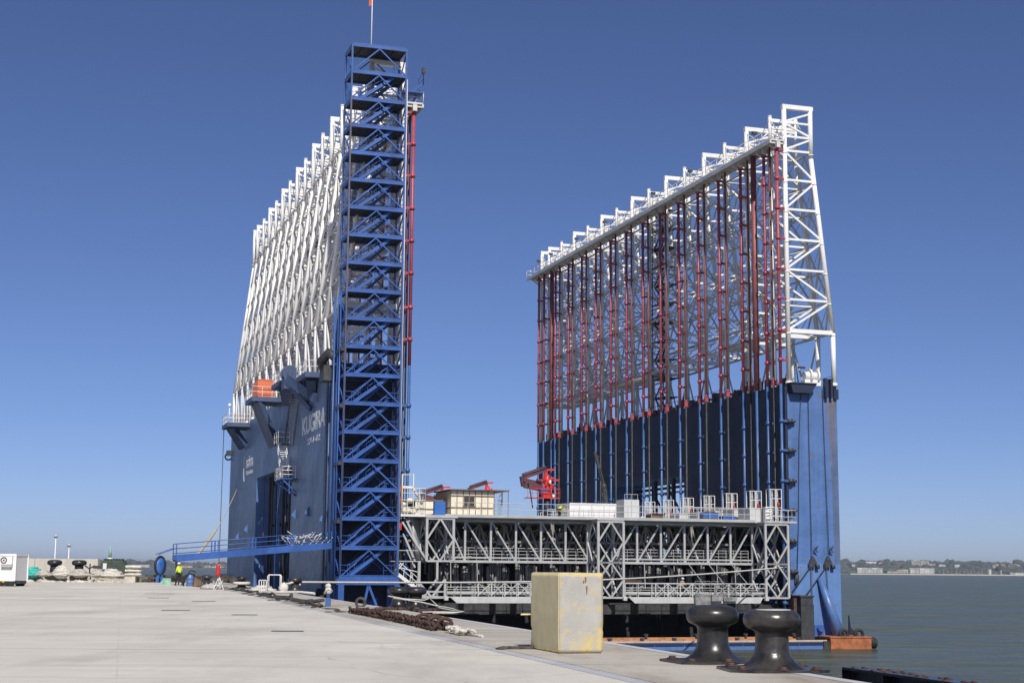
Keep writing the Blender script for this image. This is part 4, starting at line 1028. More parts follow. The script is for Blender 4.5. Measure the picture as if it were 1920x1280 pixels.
b.box(0,5.7,-.04,0,1.85,1.95); b.build('stiffener', white_paint, t)
t = dthing('steel_locker', 'plain light grey steel locker at the right end of the white tank', 'locker', 22.6, 1.6, 6.23)
b = MB(); b.box(0,1.55,0,2,0,2.0); b.build('locker_body', grey_box_mat, t)
b = MB(); rail(b, [(.1,.1,2.0),(1.45,.1,2.0)], .5, .7, .025, ()); b.box(.72,.80,-.02,0,.1,1.9); b.build('top_rail', grey_steel, t)
t = dthing('brown_crate', 'rusty brown open crate on the platform right of the grey locker', 'crate', 24.8, .2, 6.23)
b = MB(); b.box(0,1.4,0,1.2,.05,.6); b.build('crate_body', brown_steel, t)
b = MB(); b.box(-.05,1.45,-.05,0,.55,.65); b.box(-.06,0,-.05,1.2,0,.6); b.build('rim', rust_plate, t)
for u, z, w, lab in ((30.1,.35,1.6,'small blue crate raised on pallets right of the brown crate'),(32.2,.0,1.35,'long blue crate at deck level further right of the brown crate')):
    t = dthing('blue_crate', lab, 'crate', u, -.1, 6.23, 'blue crates on the working platform')
    b = MB(); b.box(0,w,0,.9,z,z+.5); b.build('crate_body', blue_plastic, t)
    b = MB(); b.box(-.04,w+.04,-.04,.94,z+.45,z+.53); b.build('rim', blue_plastic, t)
    if z: b = MB(); b.box(0,w,0,.9,0,z); b.build('pallet', brown_steel, t)
# ---- concrete caisson floating inside the dock
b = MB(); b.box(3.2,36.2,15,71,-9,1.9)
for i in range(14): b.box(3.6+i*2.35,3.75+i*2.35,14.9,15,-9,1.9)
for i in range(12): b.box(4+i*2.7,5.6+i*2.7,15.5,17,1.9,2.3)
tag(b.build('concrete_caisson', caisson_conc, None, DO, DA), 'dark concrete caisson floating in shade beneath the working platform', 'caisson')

# ================================================================== PEOPLE
def skin_mesh(name, joints, edges, root, m, parent, sub=1):
    bm = bmesh.new(); lay = bm.verts.layers.skin.verify(); ix = {}
    for k, (p, r) in joints.items():
        v = bm.verts.new(p); v[lay].radius = (r, r); v[lay].use_root = (k == root); ix[k] = v
    for a, c in edges: bm.edges.new((ix[a], ix[c]))
    me = bpy.data.meshes.new(name); bm.to_mesh(me); bm.free(); me.materials.append(m)
    o = bpy.data.objects.new(name, me); COL.objects.link(o); o.parent = parent
    k = o.modifiers.new('skin', 'SKIN'); k.use_smooth_shade = True
    if sub: q = o.modifiers.new('sub', 'SUBSURF'); q.levels = sub; q.render_levels = sub
    return o
def person(label, loc, rot, J, jacket, trousers, helmet, group=None, scale=1.):
    """J: joint positions (x forward, y left, z up)"""
    t = thing('person', label, 'person', loc, rot, group); t.scale = (scale,)*3
    P = {k: Vector(p) for k, p in J.items()}
    pel, ch, nk, hd = P['pelvis'], P['chest'], P['neck'], P['head']
    base = {'pelvis':(pel,.13),'chest':(ch,.145),'neck':(nk,.06),'jaw':(hd-Vector((0,0,.07)),.075),'head':(hd,.098),'crown':(hd+Vector((0,0,.08)),.085)}
    E_ = [('pelvis','chest'),('chest','neck'),('neck','jaw'),('jaw','head'),('head','crown')]
    for s in 'lr':
        base.update({'sh'+s:(P['sh'+s],.065),'el'+s:(P['el'+s],.047),'wr'+s:(P['wr'+s],.032),'hp'+s:(P['hp'+s],.095),'kn'+s:(P['kn'+s],.065),'an'+s:(P['an'+s],.043),'to'+s:(P['an'+s]+Vector((.16,0,-.05)),.04)})
        d = (P['wr'+s]-P['el'+s]).normalized(); base['pa'+s] = (P['wr'+s]+d*.07, .034)
        E_ += [('chest','sh'+s),('sh'+s,'el'+s),('el'+s,'wr'+s),('wr'+s,'pa'+s),('pelvis','hp'+s),('hp'+s,'kn'+s),('kn'+s,'an'+s),('an'+s,'to'+s)]
    body = skin_mesh('body', base, E_, 'pelvis', skin, t)
    # hands, face
    for s in 'lr':
        d = (P['wr'+s]-P['el'+s]).normalized(); side = d.cross(Vector((0,0,1)));
        side = side.normalized() if side.length > .1 else Vector((1,0,0)); up = side.cross(d)
        b = MB(); w = P['wr'+s]+d*.09
        for i, ln in enumerate((.065,.078,.07,.055)):
            a = w+side*(.027-.018*i); b.path([a, a+d*ln*.55+up*-.008, a+d*ln*.9+up*-.03], lambda q: .009-.002*q, 5)
        a = w-d*.05+side*.035; b.path([a, a+d*.03+side*.025, a+d*.06+side*.028-up*.012], .010, 5)
        b.build('hand', skin, t)
    b = MB(); f = hd+Vector((.095,0,0)); b.blob(f+Vector((.012,0,-.015)), .022,.014,.026, 1, 6, 4, .02)
    for y in (-.035,.035): b.blob(f+Vector((-.008,y,.015)), .012,.014,.009, 2, 6, 4, .02)
    for y in (-.1,.1): b.blob(hd+Vector((0,y,-.01)), .03,.014,.04, 3, 6, 4, .02)
    b.box(f.x-.012,f.x+.002,-.025,.025,f.z-.062,f.z-.054); b.build('face', skin, t)
    b = MB(); b.blob(hd+Vector((-.03,0,.02)), .10,.106,.12, 5, 9, 6, .04); b.build('hair', hair_mat, t)
    jj = {'pelvis':(pel-Vector((0,0,.06)),.175),'waist':(pel.lerp(ch,.45),.17),'chest':(ch,.185),'neck':(nk-Vector((0,0,.05)),.085)}
    je = [('pelvis','waist'),('waist','chest'),('chest','neck')]
    for s in 'lr':
        jj.update({'sh'+s:(P['sh'+s],.092),'el'+s:(P['el'+s],.07),'wr'+s:(P['wr'+s],.055)}); je += [('chest','sh'+s),('sh'+s,'el'+s),('el'+s,'wr'+s)]
    skin_mesh('jacket', jj, je, 'pelvis', jacket, t)
    tj = {'pelvis':(pel,.16)}; te = []
    for s in 'lr':
        tj.update({'hp'+s:(P['hp'+s],.118),'kn'+s:(P['kn'+s],.085),'an'+s:(P['an'+s]+Vector((0,0,.04)),.07)}); te += [('pelvis','hp'+s),('hp'+s,'kn'+s),('kn'+s,'an'+s)]
    skin_mesh('trousers', tj, te, 'pelvis', trousers, t)
    for s in 'lr':
        b = MB(); a = P['an'+s]; b.blob(a+Vector((.06,0,-.045)), .15,.055,.05, 2, 9, 5, .03); b.tube(a+Vector((0,0,-.06)), a+Vector((0,0,.09)), .055, 8); b.build('boot', black_cloth, t)
    if helmet:
        b = MB(); c = hd+Vector((0,0,.03))
        b.lathe([(.135,0),(.13,.045),(.11,.09),(.07,.12),(.02,.132)], c, 14); b.lathe([(.16,-.006),(.16,.006)], c+Vector((.015,0,0)), 14); b.build('helmet', helmet, t)
    return t
WALK = dict(pelvis=(0,0,.95),chest=(.03,0,1.32),neck=(.05,0,1.52),head=(.08,0,1.66),
    shl=(.03,.19,1.43),shr=(.03,-.19,1.43),ell=(.08,.25,1.15),elr=(-.02,-.25,1.15),wrl=(.25,.15,1.0),wrr=(.2,-.17,1.0),
    hpl=(0,.1,.9),hpr=(0,-.1,.9),knl=(.2,.1,.5),knr=(-.08,-.1,.48),anl=(.26,.1,.09),anr=(-.28,-.1,.12))
BEND = dict(pelvis=(0,0,.85),chest=(.28,0,1.08),neck=(.45,0,1.18),head=(.58,0,1.2),
    shl=(.33,.19,1.12),shr=(.33,-.19,1.12),ell=(.5,.22,.85),elr=(.5,-.22,.85),wrl=(.66,.12,.66),wrr=(.66,-.12,.62),
    hpl=(0,.1,.82),hpr=(0,-.1,.82),knl=(.17,.13,.46),knr=(.14,-.13,.46),anl=(0,.13,.09),anr=(-.08,-.13,.09))
STAND = dict(pelvis=(0,0,.95),chest=(0,0,1.32),neck=(.01,0,1.52),head=(.04,0,1.66),
    shl=(0,.19,1.43),shr=(0,-.19,1.43),ell=(.06,.25,1.15),elr=(.02,-.25,1.15),wrl=(.28,.16,1.12),wrr=(.22,-.2,1.05),
    hpl=(0,.1,.9),hpr=(0,-.1,.9),knl=(.04,.1,.5),knr=(0,-.1,.5),anl=(0,.11,.09),anr=(-.03,-.11,.09))
person('person in a yellow hi-vis jacket, black trousers and white helmet walking on the quay', (-27.1,126.0,0), R(150), WALK, hi_vis, black_cloth, white_paint, scale=1.03)
person('person in a pale hi-vis jacket bending at the front railing of the platform', D(15.6,.6,6.23), DA+R(20), BEND, hi_vis, black_cloth, None)
person('person in tan work clothes and white helmet standing on the lower walkway', D(27.2,-1.6,-.94), DA-R(60), STAND, tan_cloth, black_cloth, white_paint)

# ================================================================== QUAY FURNITURE
def bollard_mesh(s=1.):
    b = MB()
    b.lathe([(.52,.035),(.50,.045),(.42,.07),(.33,.13),(.27,.22),(.245,.34),(.24,.50),(.25,.555),(.30,.585),(.37,.61),(.405,.66),(.42,.72),(.41,.78),(.375,.83),(.31,.865),(.22,.885),(.05,.89)], n=36)
    return b
def bollard(label, x, y, m=None, s=1., rot=0., group='mooring bollards along the quay edge', plate=True):
    t = thing('mooring_bollard', label, 'bollard', (x,y,.012), rot, group); t.scale = (s,)*3
    bollard_mesh().build('post', m or black_iron, t)
    if plate:
        b = MB(); b.prism([(-.72,-.42),(-.42,-.62),(.5,-.62),(.72,-.42),(.72,.45),(.45,.62),(-.45,.62),(-.72,.45)], 2, 0, .04); b.build('base_plate', black_worn, t)
        for a, c in ((-.55,-.42),(.52,-.45),(.56,.42),(-.5,.45),(0,-.56)):
            b = MB(); b.tube((a,c,.04),(a,c,.085), .055, 6); b.tube((a,c,.04),(a,c,.055), .085, 10); b.build('anchor_bolt', rust_plate, t)
    return t
bollard('black mushroom bollard nearest the camera with a pale worn rim, rightmost on the quay', 4.00, 23.6, black_worn, 1.05, .1)
bollard('black mushroom bollard left of and just behind the nearest one', 3.36, 25.6, black_iron, 1.05, .3)
bw = bpy.data.objects[[o.name for o in bpy.data.objects if o.get('label','').startswith('black mushroom bollard nearest')][0]]
b = MB(); b.path([(.29*math.cos(a), .29*math.sin(a), .868) for a in [math.pi*(1.12+.72*i/14) for i in range(15)]], lambda t: .004+.011*math.sin(math.pi*t)**.5, 6)
b.build('worn_rim', grey_box_mat, bw)
# twin headed bollard with rope tied round it
t = thing('double_bollard', 'black double headed bollard on a rusty plate behind the chain', 'bollard', (-3.75,56.3,.012), .2, 'mooring bollards along the quay edge')
for dx in (-.32,.30): o = bollard_mesh().build('post', black_iron, t, (dx,0,.02)); o.scale = (.98,.98,.92)
b = MB(); b.prism([(-1.25,-.6),(1.1,-.62),(1.3,.1),(1.0,.7),(-1.0,.7),(-1.3,.1)], 2, 0, .05)
rnd = random.Random(8)
for i in range(16): b.blob((rnd.uniform(-1.2,1.1),-.55+rnd.uniform(-.15,.2),.06), .14,.1,.06, i, 6, 4)
b.build('base_plate', rust_plate, t)
for lab, x, y, s in (('black bollard behind the white hooped rail with rope wrapped at its foot',-12.75,91.2,1.04),('dark worn bollard with a white rope ring, near the far hull corner',-19.15,109.8,.98),('square looking black bollard beside a brown crate and hanging rope',-23.05,116.9,1.0)):
    bollard(lab, x, y, black_worn, s)
for lab, x, y in (('black bollard between the teal net and the tall rope heap',-43.55,146.9),('black bollard behind the low rope heap right of the tall one',-41.2,146.9)):
    t = bollard(lab, x, y, black_iron, 1.68, group='bollards on the concrete plinth', plate=False); t.location.z = .58
def rope_heap(label, c, rx, ry, h, m, seed, layers=5, r=.07, name='rope_heap', group='rope heaps on the quay'):
    rnd = random.Random(seed); b = MB(); cx, cy, cz = c
    for k in range(layers):
        f = 1-.75*(k/layers)**1.3; pts = []; n = 18; ph = rnd.random()*6
        for i in range(n):
            a = 2*math.pi*i/n; q = f*(1+rnd.uniform(-.13,.13))
            pts.append((cx+rx*q*math.cos(a+ph), cy+ry*q*math.sin(a+ph), cz+r+h*k/layers+rnd.uniform(-.04,.05)))
        b.path(pts, r*rnd.uniform(.9,1.3), 7, closed=True)
        q = f*.6; b.path([(cx+rx*q*rnd.uniform(-1,1), cy+ry*q*rnd.uniform(-1,1), cz+h*(k+.6)/layers+rnd.uniform(0,.1)) for i in range(9)], r, 6)
    b.blob((cx,cy,cz+h*.3), rx*.8, ry*.8, h*.62, seed, 12, 6, .12)
    return tag(b.build(name, m), label, 'ropes' if m != net_teal else 'net', group)
# plinth and wall at the far left
b = MB()
b.prism([(-130,143.2),(-35.9,147.3),(-36.5,155),(-130,156)], 2, -.5, .58)
rnd = random.Random(4)
tag(b.build('concrete_plinth', plinth_conc), 'low weathered concrete plinth carrying the rope heaps at the far left', 'plinth')
b = MB()
for i in range(120):
    x = -70+i*.29+rnd.uniform(-.2,.2); b.blob((x, 146.6+(x+36)*.045-2.3+rnd.uniform(-1.2,.4), .0), rnd.uniform(.15,.7), rnd.uniform(.15,.5), rnd.uniform(.05,.28), i, 7, 4, .3)
tag(b.build('rubble', plinth_conc), kind='stuff')
b = MB(); 
for i in range(14): b.box(-140+i*6.82, -140+i*6.82+6.78, 166, 166.7, -1, 2.28)
tag(b.build('harbour_wall', concrete_wall), 'long pale concrete harbour wall behind the rope heaps', 'wall')
PL = .58
rope_heap('teal fishing net heap against the white container', (-45.35,145.6,PL), 1.2,.9,.72, net_teal, 1, 5, .10, 'net_heap', None)
rope_heap('low pale rope heap right of the teal net', (-44.2,145.5,PL), .85,.8,.42, rope_grey, 2)
rope_heap('tallest rope heap, partly hiding a black bollard', (-42.45,145.6,PL), .95,.8,.9, rope_white, 3, 8)
rope_heap('round pale rope heap in front of the second plinth bollard', (-40.75,145.5,PL), .95,.8,.55, rope_grey, 4, 6)
rope_heap('small grey rope heap left of the green machine', (-39.1,145.8,PL), .75,.7,.6, rope_grey, 5)
rope_heap('wide rope coil in front of the green machine', (-37.7,145.4,PL), 1.1,.9,.62, rope_white, 6, 6)
# anchor like iron between the heaps
b = MB(); z = PL; b.tube((-39.9,145.8,z),(-39.85,145.8,z+1.15),.07,7); b.path([(-40.3,145.7,z+.95),(-39.9,145.7,z+.7),(-39.4,145.7,z+.95)], .08, 6)
tag(b.build('iron_anchor', dark_steel), 'small dark anchor sticking up between two rope heaps', 'anchor')
# stacked mats of folded rope
t = thing('folded_mat', 'lowest of the three folded pale mats stacked at the plinth end', 'mat', (-35.2,146.0,PL))
def mat_layer(w, seed):
    b = MB(); b.blob((0,0,.16), w,.7,.19, seed, 14, 5, .08); b.blob((-w*.6,-.1,.15), .4,.6,.17, seed+1, 9, 5, .1); b.blob((w*.6,-.1,.15), .4,.6,.17, seed+2, 9, 5, .1); return b
t.location = (-36.35,147.8,PL)
mat_layer(1.0, 1).build('folded_cloth', rope_white, t); t['group'] = 'folded mats stacked on the plinth'
for i, (w, lab) in enumerate(((.97,'middle one of the three folded pale mats stacked at the plinth end'),(.9,'topmost of the three folded pale mats stacked at the plinth end'))):
    q = thing('folded_mat', lab, 'mat', (-36.35+.08*i,147.8,PL+.36*(i+1)), .1, 'folded mats stacked on the plinth'); mat_layer(w, 5+i*3).build('folded_cloth', rope_white, q)
# green machine
t = thing('winch_machine', 'dark green ribbed machine with a white plate standing behind the rope coil', 'machine', (-38.1,147.6,PL)); t.scale = (1,1,1.42)
b = MB(); b.prism([(-1.05,0),(1.2,0),(1.25,.7),(1.0,1.05),(-.85,1.05),(-1.1,.8)], 1, -.6,.6); b.build('housing', green_paint, t)
b = MB()
for i in range(7): b.box(-.85+i*.27,-.73+i*.27,-.5,.5,1.05,1.15)
for i in range(4): b.box(-1.0,1.1,-.63,-.6,.35+i*.17,.42+i*.17)
b.build('cooling_rib', green_paint, t)
b = MB(); b.box(-.85,-.5,-.65,-.6,.45,.85); b.build('data_plate', white_paint, t)
b = MB(); b.bar((-1.9,-.1,.6),(-1.0,-.1,.55), .3,.2); b.bar((-1.9,-.1,.2),(-1.1,-.1,.3), .2); b.build('drive_shaft', dark_steel, t)
# white container with air conditioner on a low trailer
t = thing('site_container', 'white steel site container with an air conditioner, cut by the left picture edge', 'container', (-36.05,112.0,.42), -.06)
b = MB(); b.box(-6.1,0,0,2.4,0,1.88); b.build('container_body', white_paint, t)
b = MB(); b.box(-6.1,.02,-.05,0,1.80,1.92); b.box(-6.1,.02,-.05,0,-.04,.06); b.bar((0,-.02,0),(0,-.02,1.9), .12); b.bar((0,2.4,0),(0,2.4,1.9), .12); b.box(-6.1,-.95,-.03,0,1.60,1.66); b.box(0,.04,0,2.4,1.8,1.9); b.build('container_frame', white_steel, t)
b = MB(); b.box(-.98,-.18,-.28,-.02,1.15,1.72); ac = b.build('air_conditioner', white_paint, t)
b = MB(); ring(b, (-.78,-.29,1.46), .20, .04, 1); b.tube((-.78,-.3,1.46),(-.78,-.27,1.46), .07, 10); b.build('fan_guard', dark_steel, ac)
b = MB(); b.box(-1.0,-.2,-.24,-.02,.98,1.14); b.bar((-.9,-.2,.98),(-.9,-.02,.8), .04); b.bar((-.35,-.2,.98),(-.35,-.02,.8), .04); b.build('bracket', grey_steel, ac)
b = MB()
for i in range(7): b.tube((-1.25-.19*i,-.06,.55+.03*(i%2)),(-1.25-.19*i,-.06,1.38-.05*(i>3)), .045, 7)
b.build('hanging_pipe', grey_steel, t)
b = MB()
for i in range(7): b.box(-1.31-.19*i,-1.19-.19*i,-.12,0,1.38-.05*(i>3),1.52-.05*(i>3))
b.build('socket', black_rubber, t)
tr = thing('flat_trailer', 'low flat trailer with red and yellow chassis under the white container', 'trailer', (-36.05,112.0,0), -.06)
b = MB(); b.box(-6.1,-.75,-.1,2.4,.26,.40); b.build('side_rail', trailer_yellow, tr)
b = MB(); b.box(-6.1,-1.3,-.05,2.4,.10,.26); b.build('chassis', bright_red, tr)
b = MB(); b.box(-.75,0,.0,2.3,.18,.40); b.build('coupling_frame', dark_steel, tr)
w0 = MB(); w0.tube((-.55,-.1,.19),(-.55,.15,.19), .19, 14); w0.tube((-.55,-.12,.19),(-.55,-.1,.19), .09, 10); wh = w0.build('wheel', black_rubber, tr)
for p in ((.3,0,0),(-.45,0,0),(0,2.1,0),(.3,2.1,0)): dup(wh, tr, p)
# hose reel standing on the quay
t = thing('hose_reel', 'tall blue oval hose reel with black rim on two blue legs', 'hose reel', (-33.6,147.0,0), R(62))
b = MB(); b.lathe([(.18,0),(.62,.02),(.62,.16),(.18,.2)], (0,0,0), 22); o = b.build('disc', blue_plastic, t, (0,-.1,1.55)); o.rotation_euler = (R(90),0,0)
o.scale = (1,1.25,1)
b = MB(); ring(b, (0,-.15,1.55), .72, .12, 1, 22); o = b.build('rim', black_rubber, t); o.scale = (1,1,1.18); o.location.z = -.25
for x in (-.35,.35): b = MB(); b.bar((x,-.15,0),(x*.4,-.15,1.3), .2,.2); b.build('leg', blue_plastic, t)
# clutter by the far quay edge
t = thing('rescue_tube_post', 'red rescue tube on a white post above a white frame by the quay edge', 'rescue tube', (-19.75,104.4,0))
b = MB(); b.tube((0,0,0),(0,0,1.7), .035, 7); b.bar((-.35,0,0),(0,0,.9), .04); b.bar((.35,-.1,0),(0,0,.9), .04); b.bar((-.2,-.2,0),(.3,-.2,.6), .035); b.bar((.3,.2,0),(-.1,0,.7), .035); b.build('white_frame', white_paint, t)
b = MB(); b.lathe([(.05,0),(.15,.05),(.17,.3),(.13,.7),(.15,.8),(.05,.85)], (-.08,-.05,.85), 12); b.build('tube', bright_red, t)
t = thing('oil_drum', 'blue steel drum with dark hoses hung over it near the yellow jacketed person', 'drum', (-25.25,121.4,0))
b = MB(); b.lathe([(.28,0),(.29,.02),(.28,.3),(.295,.32),(.28,.34),(.28,.6),(.295,.62),(.28,.64),(.28,.88),(.26,.9)], n=16); b.build('drum_body', hull_blue, t)
b = MB(); b.path([(-.5,-.1,.02),(-.4,-.2,.7),(0,-.3,1.0),(.35,-.1,.9),(.45,0,.1)], .07, 6); b.path([(-.2,0,.9),(0,.1,1.25),(.4,.1,1.1)], .05, 6); b.path([(-1.4,0,.45),(-.8,-.1,.6),(-.3,-.2,.8)], .09, 6); b.build('hose', black_rubber, t)
t = thing('green_crate', 'pale green crate with handles beside the yellow jacketed person', 'crate', (-28.55,127.6,0), .2)
b = MB(); b.prism([(-.45,0),(.45,0),(.4,.5),(-.22,.52),(-.42,.2)], 1, -.3, .3); b.build('crate_body', pale_green, t)
b = MB(); b.box(-.3,-.1,-.33,-.3,.2,.32); b.box(-.25,.42,-.32,.32,.5,.56); b.build('lid', pale_green, t)
t = thing('brown_box', 'rust brown metal box leaning beside the square looking bollard', 'box', (-24.0,118.0,0), .3)
b = MB(); b.prism([(-.3,0),(.4,0),(.3,.45),(-.25,.75)], 1, -.3, .3); b.build('box_body', brown_steel, t)
b = MB(); b.bar((-.3,-.32,.05),(-.25,-.32,.7), .05); b.bar((.4,-.32,.05),(.3,-.32,.4), .05); b.build('edge_angle', rust_plate, t)
rope_heap('small pale rope heap behind the walking person', (-26.2,127.4,0), .7,.5,.35, rope_white, 12)
rope_heap('pale rope heap beside the white hooped rail', (-15.6,97.2,0), .75,.5,.3, rope_white, 14, 4)
rope_heap('pale rope heap at the foot of the rescue tube frame', (-20.6,106.4,0), .8,.5,.25, rope_grey, 15, 4)
b = MB(); rnd = random.Random(33)
for i in range(26): b.blob((-31.5+rnd.uniform(-5,4),150+rnd.uniform(-4,6),.1), rnd.uniform(.3,1),rnd.uniform(.3,.8),rnd.uniform(.15,.5), i, 8, 5, .3)
for i in range(9): b.bar((-36+rnd.uniform(0,9),150+rnd.uniform(-3,4),.1+rnd.random()*.5),(-35+rnd.uniform(0,9),150+rnd.uniform(-3,4),.2+rnd.random()*.5), .2)
tag(b.build('scrap_heap', hose_dark), 'low dark heap of scrap and hoses behind the hose reel', 'scrap')
# white hooped rails round the quay ladder
t = thing('ladder_rail', 'white hooped handrail with short barred side rails at the quay ladder', 'handrail', (-14.75,96.3,0))
b = MB()
for dy in (0,.5): b.path([(-.42,dy,0),(-.42,dy,.98),(-.36,dy,1.05),(.3,dy,1.05),(.36,dy,.98),(.36,dy,0)], .035, 7)
b.build('hoop', white_paint, t)
for x0, x1, h in ((-.95,-.5,.72),(.45,.82,.55)):
    b = MB(); b.bar((x0,0,h),(x1,0,h), .05)
    for i in range(4): b.bar((x0+(x1-x0)*i/3,0,0),(x0+(x1-x0)*i/3,0,h), .05)
    b.build('side_bar', white_paint, t)
# mooring rope, its post and pin
t = thing('rope_post', 'blue post with a white rope knot on top at the quay edge', 'post', (-7.15,60.6,0))
b = MB(); b.bar((0,0,0),(0,0,.35), .2,.2); b.tube((0,0,.3),(0,0,.75), .07, 9); b.build('post_body', pipe_blue, t)
b = MB(); b.blob((0,0,.62), .15,.15,.14, 2, 8, 5, .2); b.blob((0,0,.8), .12,.12,.1, 3, 8, 5, .2); b.path([(-.15,-.05,.5),(0,-.15,.7),(.15,0,.6)], .05, 6); b.build('knot', rope_white, t)
pts = []
A1 = Vector((-12.8,90.9,.66)); C1 = D(38.9,-.45,1.95)
for i in range(31): p = A1.lerp(C1, i/30); p.z -= .55*math.sin(math.pi*i/30); pts.append(p)
pts = [A1+Vector((.35,.2,-.12)), A1+Vector((.25,.45,-.12)), A1+Vector((-.25,.42,-.12)), A1+Vector((-.42,0,-.12)), A1+Vector((-.2,-.35,-.08))]+pts
b = MB(); b.path(pts, .065, 9)
tag(b.build('mooring_rope', rope_white), 'long pale mooring rope stretched from a quay bollard across to the seaward hull', 'rope')
b = MB(); b.path([(-19.15+.52*math.cos(a*.5), 109.8+.52*math.sin(a*.5), .38) for a in range(13)], .11, 8, closed=True)
tag(b.build('rope_ring', rope_white), 'white rope ring wrapped around the dark worn bollard', 'rope')
b = MB(); b.blob((-13.3,90.4,.32), .28,.2,.32, 4, 9, 6, .12); b.path([(-14.6,90.6,.05),(-13.4,90.2,.08),(-12.2,89.4,.1),(-11.2,88.2,.05)], .08, 7)
tag(b.build('rope_wrap', rope_white), 'white rope wrap tied at the foot of the bollard behind the hooped rail', 'rope')
b = MB()
b.path([(-4.4,55.6,.52),(-3.8,55.55,.42),(-3.1,55.7,.38),(-2.9,56.0,.45)], .022, 6); b.path([(-4.2,55.6,.45),(-3.2,55.3,.32),(-2.6,54.9,.2),(-2.0,54.2,.12),(-1.65,53.0,.04),(-1.9,52.2,.03),(-2.6,52.0,.03)], .025, 6)
b.path([(-2.9,56,.42),(-2.5,55.1,.12),(-2.0,54.5,.05),(-1.6,53.6,.04),(-1.9,53.0,.03),(-2.4,53.3,.03),(-3.0,53.0,.03)], .025, 6)
tag(b.build('tie_rope', rope_white), 'thin white rope tied round the double bollard and trailing over the edge strip', 'rope')
# chain
def chain(path, name, label, r=.15, seed=1, pile=0):
    rnd = random.Random(seed); b = MB(); P = [Vector(p) for p in path]; d = 0; k = 0
    seg = [(P[i], P[i+1], (P[i+1]-P[i]).length) for i in range(len(P)-1)]; tot = sum(q[2] for q in seg)
    step = r*1.7
    for i in range(int(tot/step)):
        s = i*step
        for a, c, l in seg:
            if s <= l: break
            s -= l
        c0 = a.lerp(c, min(1, s/l)); dr = (c-a).normalized(); sd = Vector((-dr.y,dr.x,0))
        up = Vector((0,0,1)); tilt = (R(35) if i % 2 else R(-50))+rnd.uniform(-.25,.25); w = sd*math.cos(tilt)+up*math.sin(tilt)
        c0 = c0+Vector((0,0,r*.75+rnd.uniform(0,.04)))+sd*rnd.uniform(-.03,.03)
        b.path([c0+dr*r*1.25*math.cos(t)+w*r*.8*math.sin(t) for t in [2*math.pi*j/10 for j in range(10)]], r*.30, 6, closed=True)
    for i in range(pile):
        c0 = P[-1].lerp(P[-2], .15+.7*i/max(1,pile-1))+Vector((rnd.uniform(-.1,.1),rnd.uniform(-.3,.3),.14+rnd.uniform(0,.06))); 
        b.path([c0+Vector((.17*math.cos(t),.1*math.cos(t),.13*math.sin(t))) for t in [2*math.pi*j/10 for j in range(10)]], .05, 6, closed=True)
    return b.build(name, rust_chain)
ch = thing('anchor_chain', 'heavy rusty brown anchor chain laid in rows along the quay joint', 'chain', (0,0,0))
for path, sd, pl in (([(-5.35,51.8,0),(-4.2,47.6,0),(-2.75,41.8,0),(-1.75,37.2,0)], 1, 0), ([(-5.05,52.0,0),(-3.8,47.6,0),(-2.4,42.2,0),(-1.45,37.3,0)], 2, 4)):
    o = chain(path, 'chain_row', '', .125, sd, pl); o.parent = ch
b = MB(); rnd = random.Random(17)
for i in range(8):
    p = Vector((-1.42+.06*i, 36.4-.2*i, .06)); pts = [p+Vector((rnd.uniform(-.16,.16), rnd.uniform(-.35,.35), rnd.uniform(0,.10))) for k in range(5)]
    b.path([pts[k//3].lerp(pts[min(4,k//3+1)], (k%3)/3) for k in range(13)], .038, 7)
b.path([(-1.0,35.2,.05),(-.9,34.9,.14),(-.8,34.7,.13),(-.76,34.9,.05),(-.86,35.2,.05)], .038, 7, closed=True); b.path([(-.95,35.0,.05),(-.75,34.6,.04),(-.6,34.2,.04)], .03, 7)
tag(b.build('rope_tail', rope_white), 'dirty white rope tail knotted to the near end of the rusty chain', 'rope')
# tyre, dark hose and dirt along the joint
b = MB(); ring(b, (-5.85,60.4,.17), .17, .06, 1, 16, 8)
tag(b.build('old_tyre', hose_dark), 'small brown worn tyre standing beside the dark hose near the chain', 'tyre')
def hose(seed, off, y0, y1, r, label):
    rnd = random.Random(seed); pts = []; n = int(abs(y1-y0)/1.5)
    for i in range(n+1):
        y = y0+(y1-y0)*i/n; pts.append((edge_x(y)+off+rnd.uniform(-.25,.25), y, r+max(0,rnd.uniform(-.25,.16))))
    b = MB(); b.path(pts, lambda t: r*(.8+.5*math.sin(t*40+seed)**2), 7); return tag(b.build('black_hose', hose_dark), label, 'hose', 'dark hoses lying along the quay joint')
hose(1, -2.6, 58, 104, .055, 'longer dark hose running along the joint from the tyre to the far bollards')
hose(2, -2.2, 63, 86, .065, 'thicker short dark hose beside the blue rope post')
b = MB(); rnd = random.Random(41)
for i in range(70):
    y = rnd.uniform(50, 130); b.blob((edge_x(y)-2.9+rnd.uniform(-.35,.5), y, 0.0), rnd.uniform(.1,.3),rnd.uniform(.2,.9),rnd.uniform(.015,.06), i, 7, 4, .35)
tag(b.build('debris', hose_dark), kind='stuff')
for lab, x, y, l in (('dark drain slot nearest the walking person',-19.55,86.0,1.6),('long dark drain slot in the middle of the bare quay',-11.6,53.6,.95),('dark drain slot right of the long middle one',-8.45,49.2,.8),('dark drain slot nearest the rusty chain',-5.3,36.9,.75),('faint drain slot left of the dark hose',-13.5,68.0,1.0),('faint drain slot behind the middle ones',-17.0,74.5,1.0)):
    b = MB(); b.box(-l/2,l/2,-.16,.16,.002,.014); o = b.build('frame', dark_steel)
    t = thing('drain_slot', lab, 'drain', (x,y,0), 0.06, 'drain slots in the quay slab'); o.parent = t
